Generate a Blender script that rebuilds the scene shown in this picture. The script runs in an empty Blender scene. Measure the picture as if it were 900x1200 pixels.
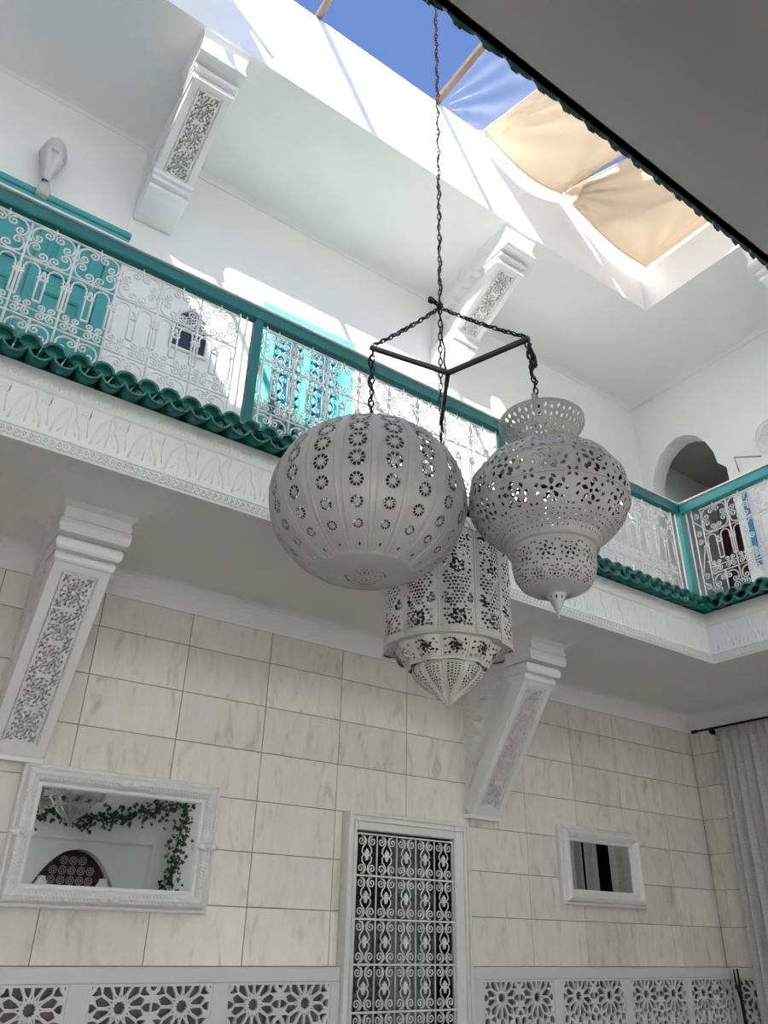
import bpy, math, random
from math import sin, cos, pi, sqrt, radians, atan2
from mathutils import Vector, Matrix
from mathutils.geometry import delaunay_2d_cdt, tessellate_polygon

random.seed(7)
scene = bpy.context.scene
COL = scene.collection

# ------------------------------------------------------------------ camera
F_PX, PITCH, YAW, ROLL = 911.2056, 0.497939, 0.603084, 0.025420
fw = Vector((sin(YAW) * cos(PITCH), cos(YAW) * cos(PITCH), sin(PITCH)))
rt = Vector((cos(YAW), -sin(YAW), 0)); up = rt.cross(fw)
R_ = rt * cos(ROLL) + up * sin(ROLL)
U_ = up * cos(ROLL) - rt * sin(ROLL)
cam_data = bpy.data.cameras.new('camera')
cam = bpy.data.objects.new('camera', cam_data); COL.objects.link(cam)
cam.matrix_world = Matrix(((R_.x, U_.x, -fw.x, 0), (R_.y, U_.y, -fw.y, 0), (R_.z, U_.z, -fw.z, 0), (0, 0, 0, 1)))
cam_data.sensor_fit = 'VERTICAL'; cam_data.sensor_height = 36.0
cam_data.lens = F_PX / 1200.0 * 36.0
cam_data.clip_start = 0.02; cam_data.clip_end = 200
scene.camera = cam

# ------------------------------------------------------------------ sky, sun, exposure
SUN_D = Vector((0.583, 1.40, -1.0)).normalized()          # direction the sunlight travels
world = bpy.data.worlds.new('sky'); scene.world = world; world.use_nodes = True
wn = world.node_tree; wn.nodes.clear()
sky = wn.nodes.new('ShaderNodeTexSky'); sky.sky_type = 'NISHITA'; sky.sun_disc = False
sky.sun_elevation = math.asin(-SUN_D.z)
sky.sun_rotation = atan2(-SUN_D.x, -SUN_D.y)
sky.altitude = 400; sky.air_density = 1.3; sky.dust_density = 0.3; sky.ozone_density = 1.2
bg = wn.nodes.new('ShaderNodeBackground'); bg.inputs['Strength'].default_value = 0.205
wo = wn.nodes.new('ShaderNodeOutputWorld')
tint = wn.nodes.new('ShaderNodeMix'); tint.data_type = 'RGBA'; tint.blend_type = 'MULTIPLY'; tint.inputs[0].default_value = 1.0
tint.inputs[7].default_value = (0.86, 0.93, 1.22, 1)
wn.links.new(sky.outputs[0], tint.inputs[6]); wn.links.new(tint.outputs[2], bg.inputs[0]); wn.links.new(bg.outputs[0], wo.inputs[0])
sun_d = bpy.data.lights.new('sun', 'SUN'); sun_d.energy = 18.0; sun_d.angle = radians(0.55); sun_d.color = (1.0, 0.96, 0.9)
sun = bpy.data.objects.new('sun', sun_d); COL.objects.link(sun)
sun.rotation_euler = SUN_D.to_track_quat('-Z', 'Y').to_euler(); sun.location = (-3, -8, 12)
vs = scene.view_settings
vs.view_transform = 'Standard'; vs.look = 'None'; vs.gamma = 1.0; vs.use_curve_mapping = False
vs.exposure = 0.3
try:
    scene.cycles.max_bounces = 14; scene.cycles.diffuse_bounces = 9; scene.cycles.transparent_max_bounces = 16
except Exception:
    pass

# ------------------------------------------------------------------ materials
MATS = {}
def mat(name, col, rough=0.6, metal=0.0, var=0.0, vscale=6.0, bump=0.0, bscale=40.0, spec=0.5, coat=0.0):
    m = bpy.data.materials.new(name); m.use_nodes = True
    nt = m.node_tree; b = nt.nodes['Principled BSDF']
    b.inputs['Base Color'].default_value = (*col, 1); b.inputs['Roughness'].default_value = rough
    b.inputs['Metallic'].default_value = metal; b.inputs['Specular IOR Level'].default_value = spec
    b.inputs['Coat Weight'].default_value = coat
    geo = nt.nodes.new('ShaderNodeNewGeometry')
    if var > 0:
        n = nt.nodes.new('ShaderNodeTexNoise'); n.inputs['Scale'].default_value = vscale; n.inputs['Detail'].default_value = 5
        nt.links.new(geo.outputs['Position'], n.inputs['Vector'])
        r = nt.nodes.new('ShaderNodeValToRGB')
        r.color_ramp.elements[0].position = 0.3; r.color_ramp.elements[1].position = 0.7
        r.color_ramp.elements[0].color = (*[c * (1 - var) for c in col], 1)
        r.color_ramp.elements[1].color = (*[min(1, c * (1 + var * 0.5)) for c in col], 1)
        nt.links.new(n.outputs['Fac'], r.inputs['Fac']); nt.links.new(r.outputs['Color'], b.inputs['Base Color'])
    if bump > 0:
        n2 = nt.nodes.new('ShaderNodeTexNoise'); n2.inputs['Scale'].default_value = bscale; n2.inputs['Detail'].default_value = 4
        nt.links.new(geo.outputs['Position'], n2.inputs['Vector'])
        bp = nt.nodes.new('ShaderNodeBump'); bp.inputs['Strength'].default_value = bump; bp.inputs['Distance'].default_value = 0.01
        nt.links.new(n2.outputs['Fac'], bp.inputs['Height']); nt.links.new(bp.outputs['Normal'], b.inputs['Normal'])
    MATS[name] = m
    return m

mat('plaster', (0.80, 0.80, 0.792), 0.75, var=0.03, vscale=1.5, bump=0.12, bscale=14)
mat('plaster_smooth', (0.80, 0.80, 0.792), 0.55, var=0.03, vscale=3, bump=0.06, bscale=25)
mat('stucco', (0.80, 0.80, 0.78), 0.6, var=0.05, vscale=20, bump=0.15, bscale=60)
mat('carved', (0.74, 0.735, 0.71), 0.6, var=0.06, vscale=30, bump=0.2, bscale=90)
mat('grout', (0.30, 0.29, 0.26), 0.9)
mat('teal_rail', (0.007, 0.150, 0.152), 0.35, var=0.08, vscale=8)
mat('teal_paint', (0.05, 0.33, 0.335), 0.45, var=0.06, vscale=5)
mat('green_glaze', (0.006, 0.155, 0.125), 0.22, var=0.25, vscale=18, bump=0.15, bscale=50, coat=0.4)
mat('white_iron', (0.78, 0.78, 0.77), 0.45, var=0.04, vscale=30)
mat('grille_white', (0.74, 0.74, 0.72), 0.45, var=0.04, vscale=30)
mat('lantern_metal', (0.57, 0.57, 0.55), 0.5, metal=0.12, var=0.08, vscale=12, bump=0.12, bscale=60)
mat('lantern_pale', (0.66, 0.66, 0.63), 0.5, metal=0.1, var=0.06, vscale=12, bump=0.1, bscale=60)
mat('lantern_inner_shade', (0.10, 0.095, 0.09), 0.55, metal=0.3)  # dark inner faces stand in for the shade inside the lanterns
mat('black_iron', (0.018, 0.018, 0.019), 0.45, metal=0.4)
mat('steel_grey', (0.055, 0.055, 0.058), 0.4, metal=0.5)
mat('red_wire', (0.20, 0.03, 0.03), 0.5)
mat('beam_brown', (0.16, 0.115, 0.09), 0.65, var=0.2, vscale=10)
mat('mirror_glass', (0.93, 0.95, 0.95), 0.015, metal=1.0)
mat('mirror_frame', (0.76, 0.76, 0.75), 0.38, var=0.05, vscale=25, bump=0.35, bscale=110)
mat('lattice_white', (0.68, 0.68, 0.655), 0.6, var=0.03, vscale=8)
mat('lattice_dark', (0.16, 0.155, 0.15), 0.8)
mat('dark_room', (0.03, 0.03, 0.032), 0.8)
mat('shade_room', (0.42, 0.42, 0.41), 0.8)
mat('red_door', (0.10, 0.012, 0.012), 0.5)
mat('blue_paint', (0.03, 0.22, 0.42), 0.5)
mat('navy_paint', (0.012, 0.022, 0.06), 0.5)
mat('gold_frame', (0.45, 0.38, 0.24), 0.4, metal=0.4)
mat('art_paper', (0.66, 0.63, 0.55), 0.8, var=0.1, vscale=10)
mat('floor_stone', (0.06, 0.055, 0.05), 0.35, var=0.1, vscale=2)  # unseen floor, darkened to keep bounce light off the near soffit
mat('wood_dark', (0.05, 0.032, 0.022), 0.5, var=0.3, vscale=9)
mat('leaf_green', (0.022, 0.075, 0.022), 0.45, var=0.4, vscale=25)
mat('vine_stem', (0.06, 0.04, 0.02), 0.8)
mat('milk_glass', (0.85, 0.85, 0.83), 0.25)

def marble():
    m = bpy.data.materials.new('marble_tile'); m.use_nodes = True
    nt = m.node_tree; b = nt.nodes['Principled BSDF']; L = nt.links.new
    geo = nt.nodes.new('ShaderNodeNewGeometry'); oi = nt.nodes.new('ShaderNodeObjectInfo')
    off = nt.nodes.new('ShaderNodeVectorMath'); off.operation = 'ADD'
    mul = nt.nodes.new('ShaderNodeMath'); mul.operation = 'MULTIPLY'; mul.inputs[1].default_value = 37.0
    L(oi.outputs['Random'], mul.inputs[0]); L(geo.outputs['Position'], off.inputs[0]); L(mul.outputs[0], off.inputs[1])
    mp = nt.nodes.new('ShaderNodeMapping'); mp.inputs['Scale'].default_value = (7.0, 7.0, 2.2); mp.inputs['Rotation'].default_value = (0, 0.35, 0)
    L(off.outputs[0], mp.inputs['Vector'])
    n = nt.nodes.new('ShaderNodeTexNoise'); n.inputs['Scale'].default_value = 1.6; n.inputs['Detail'].default_value = 7
    n.inputs['Roughness'].default_value = 0.62; n.inputs['Distortion'].default_value = 0.9
    L(mp.outputs[0], n.inputs['Vector'])
    r = nt.nodes.new('ShaderNodeValToRGB'); e = r.color_ramp.elements
    e[0].position = 0.22; e[0].color = (0.45, 0.43, 0.37, 1)
    e[1].position = 0.62; e[1].color = (0.775, 0.765, 0.71, 1)
    x = e.new(0.36); x.color = (0.64, 0.62, 0.55, 1)
    x = e.new(0.45); x.color = (0.73, 0.715, 0.65, 1)
    L(n.outputs['Fac'], r.inputs['Fac'])
    hs = nt.nodes.new('ShaderNodeHueSaturation')
    mr = nt.nodes.new('ShaderNodeMapRange'); mr.inputs['To Min'].default_value = 0.93; mr.inputs['To Max'].default_value = 1.05
    L(oi.outputs['Random'], mr.inputs['Value']); L(mr.outputs[0], hs.inputs['Value'])
    L(r.outputs['Color'], hs.inputs['Color']); L(hs.outputs[0], b.inputs['Base Color'])
    b.inputs['Roughness'].default_value = 0.24
    MATS['marble_tile'] = m
marble()

def cloth(name, col, trans, weave=0.3, scale=(90, 90, 90), alpha=1.0):
    m = bpy.data.materials.new(name); m.use_nodes = True
    nt = m.node_tree; nt.nodes.clear(); L = nt.links.new
    out = nt.nodes.new('ShaderNodeOutputMaterial')
    d = nt.nodes.new('ShaderNodeBsdfDiffuse'); t = nt.nodes.new('ShaderNodeBsdfTranslucent'); mx = nt.nodes.new('ShaderNodeMixShader')
    mx.inputs[0].default_value = trans
    geo = nt.nodes.new('ShaderNodeNewGeometry')
    mp = nt.nodes.new('ShaderNodeMapping'); mp.inputs['Scale'].default_value = scale
    L(geo.outputs['Position'], mp.inputs['Vector'])
    n = nt.nodes.new('ShaderNodeTexNoise'); n.inputs['Scale'].default_value = 1.0; n.inputs['Detail'].default_value = 3
    L(mp.outputs[0], n.inputs['Vector'])
    r = nt.nodes.new('ShaderNodeValToRGB')
    r.color_ramp.elements[0].position = 0.3; r.color_ramp.elements[1].position = 0.7
    r.color_ramp.elements[0].color = (*[c * (1 - weave) for c in col], 1); r.color_ramp.elements[1].color = (*col, 1)
    L(n.outputs['Fac'], r.inputs['Fac']); L(r.outputs[0], d.inputs[0]); L(r.outputs[0], t.inputs[0])
    L(d.outputs[0], mx.inputs[1]); L(t.outputs[0], mx.inputs[2])
    if alpha < 1:
        tr = nt.nodes.new('ShaderNodeBsdfTransparent'); m2 = nt.nodes.new('ShaderNodeMixShader'); m2.inputs[0].default_value = alpha
        L(tr.outputs[0], m2.inputs[1]); L(mx.outputs[0], m2.inputs[2]); L(m2.outputs[0], out.inputs[0])
    else:
        L(mx.outputs[0], out.inputs[0])
    MATS[name] = m
cloth('curtain_linen', (0.70, 0.70, 0.70), 0.12, 0.28, (25, 25, 260))
cloth('sail_canvas', (0.76, 0.61, 0.45), 0.095, 0.06, (3, 3, 3))
cloth('sail_white', (0.78, 0.77, 0.75), 0.3, 0.05, (3, 3, 3))
cloth('fill_pane', (0.94, 0.94, 0.93), 0.92, 0.02, (2, 2, 2))  # scattering pane of the added fill windows
cloth('sheer_sheet', (0.85, 0.85, 0.86), 0.5, 0.5, (2.5, 2.5, 2.5), alpha=0.12)

def pane_mat():
    m = bpy.data.materials.new('window_glass'); m.use_nodes = True
    nt = m.node_tree; nt.nodes.clear(); L = nt.links.new
    out = nt.nodes.new('ShaderNodeOutputMaterial'); g = nt.nodes.new('ShaderNodeBsdfGlossy'); g.inputs['Roughness'].default_value = 0.02
    t = nt.nodes.new('ShaderNodeBsdfTransparent'); t.inputs[0].default_value = (0.8, 0.83, 0.83, 1)
    fr = nt.nodes.new('ShaderNodeFresnel'); fr.inputs[0].default_value = 1.6
    mx = nt.nodes.new('ShaderNodeMixShader')
    L(fr.outputs[0], mx.inputs[0]); L(t.outputs[0], mx.inputs[1]); L(g.outputs[0], mx.inputs[2]); L(mx.outputs[0], out.inputs[0])
    MATS['window_glass'] = m
pane_mat()

# ------------------------------------------------------------------ mesh helpers
class MB:
    def __init__(s): s.v = []; s.f = []; s.smooth = []
    def add(s, vs, fs, smooth=False):
        o = len(s.v); s.v += [tuple(p) for p in vs]; s.f += [tuple(i + o for i in f) for f in fs]; s.smooth += [smooth] * len(fs); return s
    def box(s, x0, x1, y0, y1, z0, z1):
        v = [(x, y, z) for z in (z0, z1) for y in (y0, y1) for x in (x0, x1)]
        return s.add(v, [(0, 2, 3, 1), (4, 5, 7, 6), (0, 1, 5, 4), (2, 6, 7, 3), (0, 4, 6, 2), (1, 3, 7, 5)])
    def bbox(s, x0, x1, y0, y1, z0, z1, b=0.004):
        # box with chamfered edges: an octagon-ish shell made of 3 nested slabs' hull
        v = []
        for (ix, iy, iz) in ((0, b, b), (b, 0, b), (b, b, 0)):
            for z in (z0 + iz, z1 - iz):
                for y in (y0 + iy, y1 - iy):
                    for x in (x0 + ix, x1 - ix): v.append((x, y, z))
        f = []
        # faces of the three groups
        A, B, C = 0, 8, 16
        f += [(A + 0, A + 4, A + 6, A + 2), (A + 1, A + 3, A + 7, A + 5)]
        f += [(B + 0, B + 1, B + 5, B + 4), (B + 2, B + 6, B + 7, B + 3)]
        f += [(C + 0, C + 2, C + 3, C + 1), (C + 4, C + 5, C + 7, C + 6)]
        for i in range(8): f.append((A + i, B + i, C + i))
        for z in (0, 4):
            f += [(A + z, B + z, B + z + 0, A + z)] if False else []
        def q(g1, i1, g2, i2): f.append((g1 + i1[0], g1 + i1[1], g2 + i1[1], g2 + i1[0]))
        for z in (0, 4):
            for x in (0, 1): pass
        for i in ((0, 4), (1, 5), (2, 6), (3, 7)): f.append((A + i[0], A + i[1], B + i[1], B + i[0]))
        for i in ((0, 2), (1, 3), (4, 6), (5, 7)): f.append((A + i[0], A + i[1], C + i[1], C + i[0]))
        for i in ((0, 1), (2, 3), (4, 5), (6, 7)): f.append((B + i[0], B + i[1], C + i[1], C + i[0]))
        return s.add(v, f)
    def tube(s, pts, r, n=6, nrm=None, closed=False, smooth=True):
        P = [Vector(p) for p in pts]; k = len(P); vs = []
        rr = r if hasattr(r, '__len__') else [r] * k
        prev = None
        for i in range(k):
            if closed: t = P[(i + 1) % k] - P[(i - 1) % k]
            else: t = P[min(i + 1, k - 1)] - P[max(i - 1, 0)]
            if t.length < 1e-9: t = Vector((0, 0, 1))
            t.normalize()
            if nrm is not None: a = Vector(nrm)
            else:
                a = prev if prev is not None else (Vector((0, 0, 1)) if abs(t.z) < 0.9 else Vector((1, 0, 0)))
            a = (a - t * a.dot(t))
            if a.length < 1e-6: a = t.orthogonal()
            a.normalize(); prev = a; b = t.cross(a)
            for j in range(n):
                g = 2 * pi * j / n
                vs.append(P[i] + (a * cos(g) + b * sin(g)) * rr[i])
        fs = []
        for i in range(k if closed else k - 1):
            i2 = (i + 1) % k
            for j in range(n):
                j2 = (j + 1) % n; fs.append((i * n + j, i * n + j2, i2 * n + j2, i2 * n + j))
        if not closed: fs += [tuple(reversed(range(n))), tuple((k - 1) * n + j for j in range(n))]
        return s.add(vs, fs, smooth)
    def lathe(s, prof, c=(0, 0, 0), n=32, smooth=True, lobe=None):
        vs = []; k = len(prof)
        for (r, z) in prof:
            for j in range(n):
                g = 2 * pi * j / n; q = r * (lobe(g) if lobe else 1)
                vs.append((c[0] + q * cos(g), c[1] + q * sin(g), c[2] + z))
        fs = [(i * n + j, i * n + (j + 1) % n, (i + 1) * n + (j + 1) % n, (i + 1) * n + j) for i in range(k - 1) for j in range(n)]
        return s.add(vs, fs, smooth)
    def prism(s, poly, h0, h1, fn):
        """poly in (a,b); fn(a,b,h)->xyz"""
        k = len(poly)
        vs = [fn(a, b, h0) for a, b in poly] + [fn(a, b, h1) for a, b in poly]
        tr = tessellate_polygon([[Vector((a, b, 0)) for a, b in poly]])
        fs = [tuple(t) for t in tr] + [tuple(k + i for i in reversed(t)) for t in tr]
        fs += [(i, (i + 1) % k, k + (i + 1) % k, k + i) for i in range(k)]
        return s.add(vs, fs)
    def sweep(s, prof, path, closed=False):
        """prof: list of (a,b); path: list of frames (origin, A, B) ; position = o + A*a + B*b"""
        k = len(prof); vs = []
        for o, A, B in path:
            for a, b in prof: vs.append(Vector(o) + Vector(A) * a + Vector(B) * b)
        m = len(path); fs = []
        for i in range(m if closed else m - 1):
            i2 = (i + 1) % m
            for j in range(k - 1): fs.append((i * k + j, i * k + j + 1, i2 * k + j + 1, i2 * k + j))
        return s.add(vs, fs)
    def grid(s, fn, nu, nv, smooth=True, thick=None):
        vs = [fn(i / nu, j / nv) for j in range(nv + 1) for i in range(nu + 1)]
        fs = [(j * (nu + 1) + i, j * (nu + 1) + i + 1, (j + 1) * (nu + 1) + i + 1, (j + 1) * (nu + 1) + i) for j in range(nv) for i in range(nu)]
        return s.add(vs, fs, smooth)
    def sphere(s, c, r, n=8, m=6, sz=1.0):
        prof = [(max(1e-4, r * sin(pi * i / m)), -r * sz * cos(pi * i / m)) for i in range(m + 1)]
        return s.lathe(prof, c, n)
    def mesh(s, name, m):
        me = bpy.data.meshes.new(name); me.from_pydata(s.v, [], s.f)
        me.polygons.foreach_set('use_smooth', s.smooth); me.update()
        if m: me.materials.append(MATS[m])
        return me

def recalc(me):
    import bmesh
    b = bmesh.new(); b.from_mesh(me); bmesh.ops.recalc_face_normals(b, faces=b.faces); b.to_mesh(me); b.free()

def weld(o, ang=0.75, inner=None):
    """join the cells of a pierced sheet; the inside may take a dark colour painted in as shade"""
    import bmesh
    me = o.data; b = bmesh.new(); b.from_mesh(me); bmesh.ops.remove_doubles(b, verts=b.verts, dist=2e-5)
    for e in b.edges: e.smooth = (len(e.link_faces) == 2 and e.calc_face_angle(0) < ang)
    for f in b.faces: f.smooth = True
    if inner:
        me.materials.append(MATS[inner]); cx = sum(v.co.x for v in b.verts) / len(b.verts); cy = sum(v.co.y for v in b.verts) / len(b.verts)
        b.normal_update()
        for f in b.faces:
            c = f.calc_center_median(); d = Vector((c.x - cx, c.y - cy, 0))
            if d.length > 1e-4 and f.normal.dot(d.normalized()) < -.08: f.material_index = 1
    b.to_mesh(me); b.free(); return o
def tag(o, label=None, cat=None, group=None, kind=None):
    if label: o['label'] = label
    if cat: o['category'] = cat
    if group: o['group'] = group
    if kind: o['kind'] = kind
    return o
def wloc(p):
    v = Vector((0, 0, 0))
    while p is not None: v = v + p.location; p = p.parent
    return v
def build(mb, name, m, parent=None, fix=True, local=False):
    """vertices are in world coordinates unless local; the object is placed so that they stay there"""
    if parent is not None and not local:
        w = wloc(parent); mb.v = [(x - w.x, y - w.y, z - w.z) for x, y, z in mb.v]
    me = mb.mesh(name, m)
    if fix: recalc(me)
    o = bpy.data.objects.new(name, me); COL.objects.link(o); o.parent = parent
    return o
def place(me, name, parent, loc, rot=(0, 0, 0), scale=(1, 1, 1)):
    """object sharing a mesh at a WORLD location under an unrotated parent"""
    o = bpy.data.objects.new(name, me); COL.objects.link(o); o.parent = parent
    w = wloc(parent) if parent is not None else Vector((0, 0, 0))
    o.location = Vector(loc) - w; o.rotation_euler = rot; o.scale = scale
    return o
def empty(name, loc, label, cat, group=None, kind=None):
    o = bpy.data.objects.new(name, None); COL.objects.link(o); o.location = loc; o.empty_display_size = 0.1
    return tag(o, label, cat, group, kind)
def struct(mb, name, m, label, cat='wall'):
    return tag(build(mb, name, m), label, cat, kind='structure')

# 2D shapes
def ell(cx, cy, rx, ry, rot=0, n=8, ph=0):
    c, s = cos(rot), sin(rot); o = []
    for i in range(n):
        g = 2 * pi * i / n + ph; x, y = rx * cos(g), ry * sin(g); o.append((cx + x * c - y * s, cy + x * s + y * c))
    return o
def leafh(cx, cy, l, w, rot):
    c, s = cos(rot), sin(rot)
    return [(cx + x * c - y * s, cy + x * s + y * c) for x, y in ((-l, 0), (-0.35 * l, w * .8), (0.35 * l, w), (l, 0), (0.35 * l, -w), (-0.35 * l, -w * .8))]
def pol(cx, cy, pts, rot):
    """pts in polar-ish local (r,t) : r outwards, t tangential"""
    c, s = cos(rot), sin(rot)
    return [(cx + r * c - t * s, cy + r * s + t * c) for r, t in pts]

def perf(x0, x1, y0, y1, holes, nx=4, ny=4, inner=0):
    """constrained triangulation of a rectangle minus holes"""
    vs = []; es = []; fcs = []
    def ring(pts):
        o = len(vs); vs.extend(pts); k = len(pts); es.extend((o + i, o + (i + 1) % k) for i in range(k)); return list(range(o, o + k))
    b = [(x0 + (x1 - x0) * i / nx, y0) for i in range(nx)] + [(x1, y0 + (y1 - y0) * i / ny) for i in range(ny)] + \
        [(x1 - (x1 - x0) * i / nx, y1) for i in range(nx)] + [(x0, y1 - (y1 - y0) * i / ny) for i in range(ny)]
    ring(b)
    ex = (x1 - x0) * 0.004; ey = (y1 - y0) * 0.004
    for h in holes:
        if any(not (x0 + ex < x < x1 - ex and y0 + ey < y < y1 - ey) for x, y in h): continue
        if sum(h[i - 1][0] * h[i][1] - h[i][0] * h[i - 1][1] for i in range(len(h))) < 0: h = h[::-1]
        fcs.append(ring(h))
    if inner:
        for i in range(1, nx):
            for j in range(1, ny): vs.append((x0 + (x1 - x0) * i / nx, y0 + (y1 - y0) * j / ny))
    r = delaunay_2d_cdt([Vector(p) for p in vs], es, fcs, 0, 1e-7)
    V = [(p.x, p.y) for p in r[0]]
    T = [tuple(f) for f, of in zip(r[2], r[5]) if not of]
    return V, T

def perf_solid(mb, VT, fn, depth, back=True, smooth=True, rim=True):
    V, T = VT; k = len(V)
    vs = [fn(u, v, 0) for u, v in V]; fs = list(T); ec = {}
    for t in T:
        for i in range(len(t)):
            a, b = t[i], t[(i + 1) % len(t)]; e = (min(a, b), max(a, b)); ec.setdefault(e, []).append((a, b))
    vs += [fn(u, v, -depth) for u, v in V]
    mb.add(vs, fs + ([tuple(k + i for i in reversed(t)) for t in T] if back else []), smooth)
    o = len(mb.v) - 2 * k
    if rim is False:
        xs = [p[0] for p in V]; ys = [p[1] for p in V]; bx = (min(xs), max(xs)); by = (min(ys), max(ys))
        def onb(a, b):
            return any(abs(V[a][0] - q) < 1e-6 and abs(V[b][0] - q) < 1e-6 for q in bx) or any(abs(V[a][1] - q) < 1e-6 and abs(V[b][1] - q) < 1e-6 for q in by)
        ec = {e: l for e, l in ec.items() if not (len(l) == 1 and onb(*e))}
    w = [(o + a, o + k + a, o + k + b, o + b) for l in ec.values() if len(l) == 1 for a, b in l]
    mb.f += w; mb.smooth += [False] * len(w)

def spiral(cx, cy, r, a0, turns, d=1, n=14, rin=0.12):
    """from the outside inwards; starts at angle a0 on radius r"""
    return [(cx + r * (1 - (1 - rin) * t) * cos(a0 + d * 2 * pi * turns * t), cy + r * (1 - (1 - rin) * t) * sin(a0 + d * 2 * pi * turns * t)) for t in [i / n for i in range(n + 1)]]

# ------------------------------------------------------------------ main dimensions
YW = 4.80          # back wall
XR = 7.15          # right wall, ground floor
XRU = 7.03         # right wall, first floor
ZF = -1.60         # courtyard floor
ZT = 1.871         # top of wall tiles
ZS = 2.03          # underside of gallery
ZG = 2.48          # gallery floor
ZC = 5.885         # gallery ceiling
ZP = 6.92          # top of roof parapet
YE, XE = 3.554, 5.80     # gallery edge
YF = 0.838                # edge of the gallery over the camera
YO, XO = 3.562, 5.76     # roof opening
YFO = 0.25
XL = -3.2; YB = -1.8     # left wall, wall behind the camera

# ------------------------------------------------------------------ setting: floor, walls, slabs
struct(MB().box(XL - .3, XR + 2.2, YB - .3, YW + .3, ZF - .2, ZF), 'floor', 'floor_stone', 'dark stone courtyard floor below the hanging lanterns', 'floor')
wall_back = struct(MB().box(XL, XR + .2, YW + .008, YW + .3, ZF, ZS), 'wall_back', 'grout', 'cream marble tiled ground floor wall behind the lanterns', 'wall')
# door opening is covered by the door thing, which stands proud of this wall

# individual tiles -------------------------------------------------------
TW, TH, TX0, TZ0 = 0.5981, 0.3044, 1.1713, 1.9552
DX0, DX1, DZ1 = 3.03, 4.09, 0.735        # door surround
def tile_rect(x0, x1, z0, z1):
    return MB().bbox(x0, x1, YW - .004, YW + .012, z0, z1, .0025)
full = None
def tile_obj(x0, x1, z0, z1):
    global full
    g = 0.0022
    if abs((x1 - x0) - TW) < 1e-4 and abs((z1 - z0) - TH) < 1e-4:
        if full is None:
            full = MB().bbox(g, TW - g, -.004, .012, g, TH - g, .0025).mesh('tile', 'marble_tile'); recalc(full)
        place(full, 'tile', wall_back, (x0, YW + random.uniform(-.0008, .0008), z0))
    else:
        build(MB().bbox(x0 + g, x1 - g, YW - .004, YW + .012, z0 + g, z1 - g, .0025), 'tile', 'marble_tile', wall_back)
for c in range(-3, 10):
    xa, xb = TX0 + TW * c, TX0 + TW * (c + 1)
    for r in range(0, 7):
        za, zb = TZ0 - TH * (r + 1), min(TZ0 - TH * r, ZT)
        if r == 6: za = -0.183
        if za < DZ1 and xb > DX0 and xa < DX1:      # cut round the door
            if xa < DX0 - .03: tile_obj(xa, DX0, za, zb)
            if xb > DX1 + .03: tile_obj(DX1, xb, za, zb)
            if zb > DZ1 + .02: tile_obj(max(xa, DX0), min(xb, DX1), DZ1, zb)
            continue
        tile_obj(xa, xb, za, zb)

# plaster frieze and cove above the tiles
def cove_profile(z0, z1, d, n=6):
    p = [(0, z0), (0, z0 + 0.02)]
    for i in range(n + 1):
        g = pi / 2 * i / n; p.append((d * (1 - cos(g)), z1 - (z1 - z0 - .02) * (1 - sin(g))))
    return p
mb = MB(); pr = cove_profile(ZT, ZS, .11)
mb.sweep(pr, [((XL, YW - .003, 0), (0, -1, 0), (0, 0, 1)), ((XR, YW - .003, 0), (0, -1, 0), (0, 0, 1))])
mb.sweep(pr, [((XR - .003, YW, 0), (-1, 0, 0), (0, 0, 1)), ((XR - .003, -1, 0), (-1, 0, 0), (0, 0, 1))])
struct(mb, 'trim_1', 'plaster', 'white plaster cove where tiled walls meet the gallery underside', 'trim')

# right wall ground floor with a curtained opening
mb = MB()
mb.box(XR + .008, XR + .25, 4.30, YW + .1, ZF, ZS); mb.box(XR + .008, XR + .25, 2.3, 4.30, 1.62, ZS)
mb.box(XR + .008, XR + .25, YB, 2.3, ZF, ZS)
wall_right = struct(mb, 'wall_right', 'grout', 'tiled ground floor side wall beside the grey curtain', 'wall')
for r in range(0, 7):
    za, zb = TZ0 - TH * (r + 1), min(TZ0 - TH * r, ZT)
    if r == 6: za = -0.183
    for (ya, yb) in ((4.69, YW - .005), (4.30, 4.69)):
        build(MB().bbox(XR - .004, XR + .012, ya + .002, yb - .002, za + .002, zb - .002, .0025), 'tile', 'marble_tile', wall_right)
mb = MB(); mb.box(XR + 1.9, XR + 2.0, 1.5, YW + .1, ZF, ZS); mb.box(XR + .25, XR + 1.9, 1.5, 1.6, ZF, ZS); mb.box(XR + .25, XR + 1.9, YW, YW + .1, ZF, ZS)
struct(mb, 'wall_inner_room', 'dark_room', 'dark room behind the grey curtain', 'wall')

# walls out of view that close the courtyard
struct(MB().box(XL - .25, XL, YB - .2, YW + .3, ZF, ZS), 'wall_left', 'plaster', 'white plaster ground floor wall on the left side', 'wall')

# gallery slabs (soffit + core)
struct(MB().box(XL - .25, XR + 2.1, YE + .03, YW + .35, ZS, ZG), 'ceiling', 'plaster', 'white underside of the gallery along the back wall', 'ceiling')
struct(MB().box(XE + .03, XR + 2.1, YF, YE + .03, ZS, ZG), 'ceiling_right', 'plaster', 'white underside of the gallery over the curtain', 'ceiling')
struct(MB().box(XL - .25, XR + 2.1, YB - .25, YF, ZS, ZG), 'ceiling_front', 'plaster', 'dark shaded underside of the near gallery across top right corner', 'ceiling')
struct(MB().box(XL - .25, -1.9, YF, YE + .03, ZS, ZG), 'ceiling_left', 'plaster', 'white underside of the gallery on the left', 'ceiling')

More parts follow.
